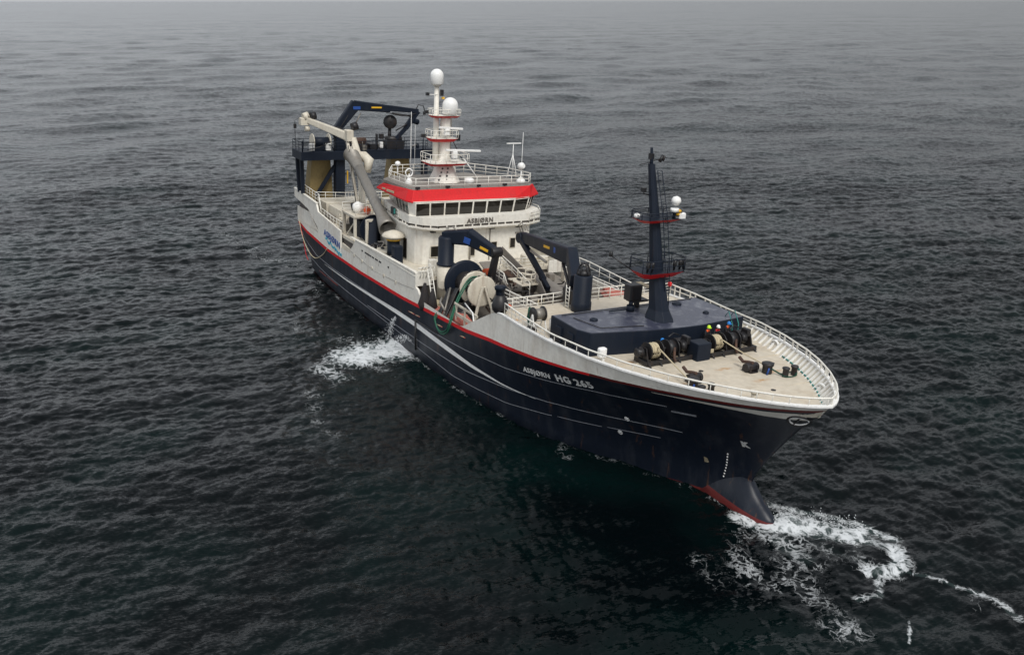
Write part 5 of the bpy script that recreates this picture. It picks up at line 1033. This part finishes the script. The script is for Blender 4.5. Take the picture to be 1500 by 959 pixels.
# foam mask
fa = N('ShaderNodeAttribute'); fa.attribute_name = 'foam'
fn = noise(1.2, 9, .62, .3, (1, 1, 1), .45); fn2 = noise(4.0, 6, .7, 1.0, (1, 1, 1), 1.2)
rid = N('ShaderNodeMath'); rid.operation = 'SUBTRACT'; L(fn, rid.inputs[0]); rid.inputs[1].default_value = .5
ab = N('ShaderNodeMath'); ab.operation = 'ABSOLUTE'; L(rid.outputs[0], ab.inputs[0])
rg = N('ShaderNodeMapRange'); rg.inputs[1].default_value = 0; rg.inputs[2].default_value = .11; rg.inputs[3].default_value = 1; rg.inputs[4].default_value = 0; L(ab.outputs[0], rg.inputs[0])
av = N('ShaderNodeMath'); av.operation = 'MULTIPLY_ADD'; L(rg.outputs[0], av.inputs[0]); av.inputs[1].default_value = .72; 
h2_ = N('ShaderNodeMath'); h2_.operation = 'MULTIPLY'; L(fn2, h2_.inputs[0]); h2_.inputs[1].default_value = .55; L(h2_.outputs[0], av.inputs[2])
pt = noise(.55, 3, .5, .7); pm = N('ShaderNodeMapRange'); pm.inputs[1].default_value = .35; pm.inputs[2].default_value = .65; pm.inputs[3].default_value = -.22; pm.inputs[4].default_value = .12; L(pt, pm.inputs[0])
pa = N('ShaderNodeMath'); pa.operation = 'ADD'; L(pm.outputs[0], pa.inputs[0]); L(fa.outputs['Fac'], pa.inputs[1])
sm = N('ShaderNodeMath'); sm.operation = 'ADD'; L(av.outputs[0], sm.inputs[0]); L(pa.outputs[0], sm.inputs[1])
fm_ = N('ShaderNodeMapRange'); fm_.interpolation_type = 'SMOOTHSTEP'; fm_.inputs[1].default_value = 1.12; fm_.inputs[2].default_value = 1.85; L(sm.outputs[0], fm_.inputs[0])
gate = N('ShaderNodeMapRange'); gate.inputs[1].default_value = .02; gate.inputs[2].default_value = .25; L(fa.outputs['Fac'], gate.inputs[0])
fmk = N('ShaderNodeMath'); fmk.operation = 'MULTIPLY'; L(fm_.outputs[0], fmk.inputs[0]); L(gate.outputs[0], fmk.inputs[1])
# aerated green water around foam
ae = N('ShaderNodeMapRange'); ae.inputs[1].default_value = .5; ae.inputs[2].default_value = 1.4; ae.inputs[4].default_value = .6; L(fa.outputs['Fac'], ae.inputs[0])
mx2 = N('ShaderNodeMix'); mx2.data_type = 'RGBA'; L(ae.outputs[0], mx2.inputs[0]); L(mx.outputs[2], mx2.inputs[6]); mx2.inputs[7].default_value = (.10, .155, .15, 1)
mx3 = N('ShaderNodeMix'); mx3.data_type = 'RGBA'; L(fmk.outputs[0], mx3.inputs[0]); L(mx2.outputs[2], mx3.inputs[6]); mx3.inputs[7].default_value = (.6, .63, .65, 1)
L(mx3.outputs[2], b.inputs['Base Color'])
ro = N('ShaderNodeMapRange'); ro.inputs[3].default_value = .17; ro.inputs[4].default_value = .8; L(fmk.outputs[0], ro.inputs[0]); L(ro.outputs[0], b.inputs['Roughness']); b.inputs['IOR'].default_value = 1.333; b.inputs['Specular IOR Level'].default_value = .28
def bump(h, dist, strength, prev=None):
    bp = N('ShaderNodeBump'); bp.inputs['Distance'].default_value = dist; bp.inputs['Strength'].default_value = strength; L(h, bp.inputs['Height'])
    if prev: L(prev, bp.inputs['Normal'])
    return bp.outputs[0]
cw = math.degrees(WD)
gz = noise(.011, 5, .62, -WD, (1.8, .55, 1), .5); gustv = N('ShaderNodeMapRange'); gustv.inputs[1].default_value = .36; gustv.inputs[2].default_value = .64; gustv.inputs[3].default_value = .55; gustv.inputs[4].default_value = 1.45; L(gz, gustv.inputs[0])
def nvec(scale, detail, rough, rot, stretch, amp, dist=0):
    mp = N('ShaderNodeMapping'); mp.vector_type = 'TEXTURE'; mp.inputs['Rotation'].default_value = (0, 0, -rot); mp.inputs['Scale'].default_value = [1 / q_ for q_ in stretch]; L(tc.outputs['Object'], mp.inputs[0])
    t = N('ShaderNodeTexNoise'); t.inputs['Scale'].default_value = scale; t.inputs['Detail'].default_value = detail; t.inputs['Roughness'].default_value = rough; t.inputs['Distortion'].default_value = dist; L(mp.outputs[0], t.inputs['Vector'])
    sb = N('ShaderNodeVectorMath'); sb.operation = 'SUBTRACT'; L(t.outputs['Color'], sb.inputs[0]); sb.inputs[1].default_value = (.5, .5, .5)
    ml = N('ShaderNodeVectorMath'); ml.operation = 'MULTIPLY'; L(sb.outputs[0], ml.inputs[0]); ml.inputs[1].default_value = (amp, amp, 0)
    sg_ = N('ShaderNodeVectorMath'); sg_.operation = 'SCALE'; L(ml.outputs[0], sg_.inputs[0]); L(gustv.outputs[0], sg_.inputs['Scale']); return sg_.outputs[0]
geo = N('ShaderNodeNewGeometry'); cur = geo.outputs['Normal']
for v_ in (nvec(.011, 6, .7, -WD + .15, (1.8, .35, 1), .30), nvec(.05, 5, .66, -WD + .1, (1.7, .35, 1), .26), nvec(.55, 3, .6, -WD, (1.6, .45, 1), .36), nvec(1.6, 5, .68, -WD - .25, (1.9, .5, 1), .85, .25), nvec(6.0, 3, .65, -WD + .25, (1.6, .6, 1), .75, .15)):
    ad = N('ShaderNodeVectorMath'); ad.operation = 'ADD'; L(cur, ad.inputs[0]); L(v_, ad.inputs[1]); cur = ad.outputs[0]
nn_ = N('ShaderNodeVectorMath'); nn_.operation = 'NORMALIZE'; L(cur, nn_.inputs[0]); nrm = nn_.outputs[0]
nrm = bump(fmk.outputs[0], .08, .6, nrm)
L(nrm, b.inputs['Normal'])
me.materials.append(m)
# water pouring from the discharge pipes: thin broken streams and droplets
random.seed(11); p = MB()
def drop(c, s_): 
    x, y, z = c; p.add([(x + s_, y, z), (x - s_, y, z), (x, y + s_, z), (x, y - s_, z), (x, y, z + s_ * 1.6), (x, y, z - s_ * 1.6)], [(0, 2, 4), (2, 1, 4), (1, 3, 4), (3, 0, 4), (2, 0, 5), (1, 2, 5), (3, 1, 5), (0, 3, 5)], 0)
for (x, y, z, vx, vz) in [(-6.3, -8.15, 2.0, .3, .1), (-6.1, -8.15, 2.0, .4, .1), (-3.0, -8.2, .9, -1.2, 1.4), (-2.3, -8.2, .8, -1.4, 1.4)]:
    for k in range(170):
        t = random.random() ** .7; g = random.gauss
        drop(HM @ Vector((x + vx * t + g(0, .05 + .2 * t), y - .9 * t + g(0, .04 + .16 * t), max(.03, z + vz * t - (z + vz + .1) * t * t + g(0, .05 + .1 * t)))), random.uniform(.008, .035))
for k in range(500):
    a = random.uniform(0, 6.28); r_ = abs(random.gauss(0, 1)); drop((-4.6 + 2.0 * r_ * math.cos(a), -9.6 + 1.1 * r_ * math.sin(a) - .5 * r_, abs(random.gauss(0, .2)) + .05), random.uniform(.008, .035))
m = bpy.data.materials.new('white_water'); n, b = nodes(m); b.inputs['Base Color'].default_value = (.7, .73, .75, 1); b.inputs['Roughness'].default_value = .5; b.inputs['Alpha'].default_value = .75
o = p.build('discharge_water', m); tag(o, 'white water streaming from the starboard hull outlets into the foam patch', 'water jet', kind='stuff')
# bow spray droplets
p = MB()
for k in range(260):
    t = random.random(); x = 35.2 + 3.2 * t + random.gauss(0, .35); y = .6 + 3.4 * t + random.gauss(0, .5); z = abs(random.gauss(0, .22)) + .1; s_ = random.uniform(.012, .05)
    p.add([(x + s_, y, z), (x - s_, y, z), (x, y + s_, z), (x, y - s_, z), (x, y, z + s_ * 1.3), (x, y, z - s_)], [(0, 2, 4), (2, 1, 4), (1, 3, 4), (3, 0, 4), (2, 0, 5), (1, 2, 5), (3, 1, 5), (0, 3, 5)], 0)
o = p.build('bow_spray', m); tag(o, 'white spray thrown up where the bulbous bow cuts the sea', 'spray', kind='stuff')
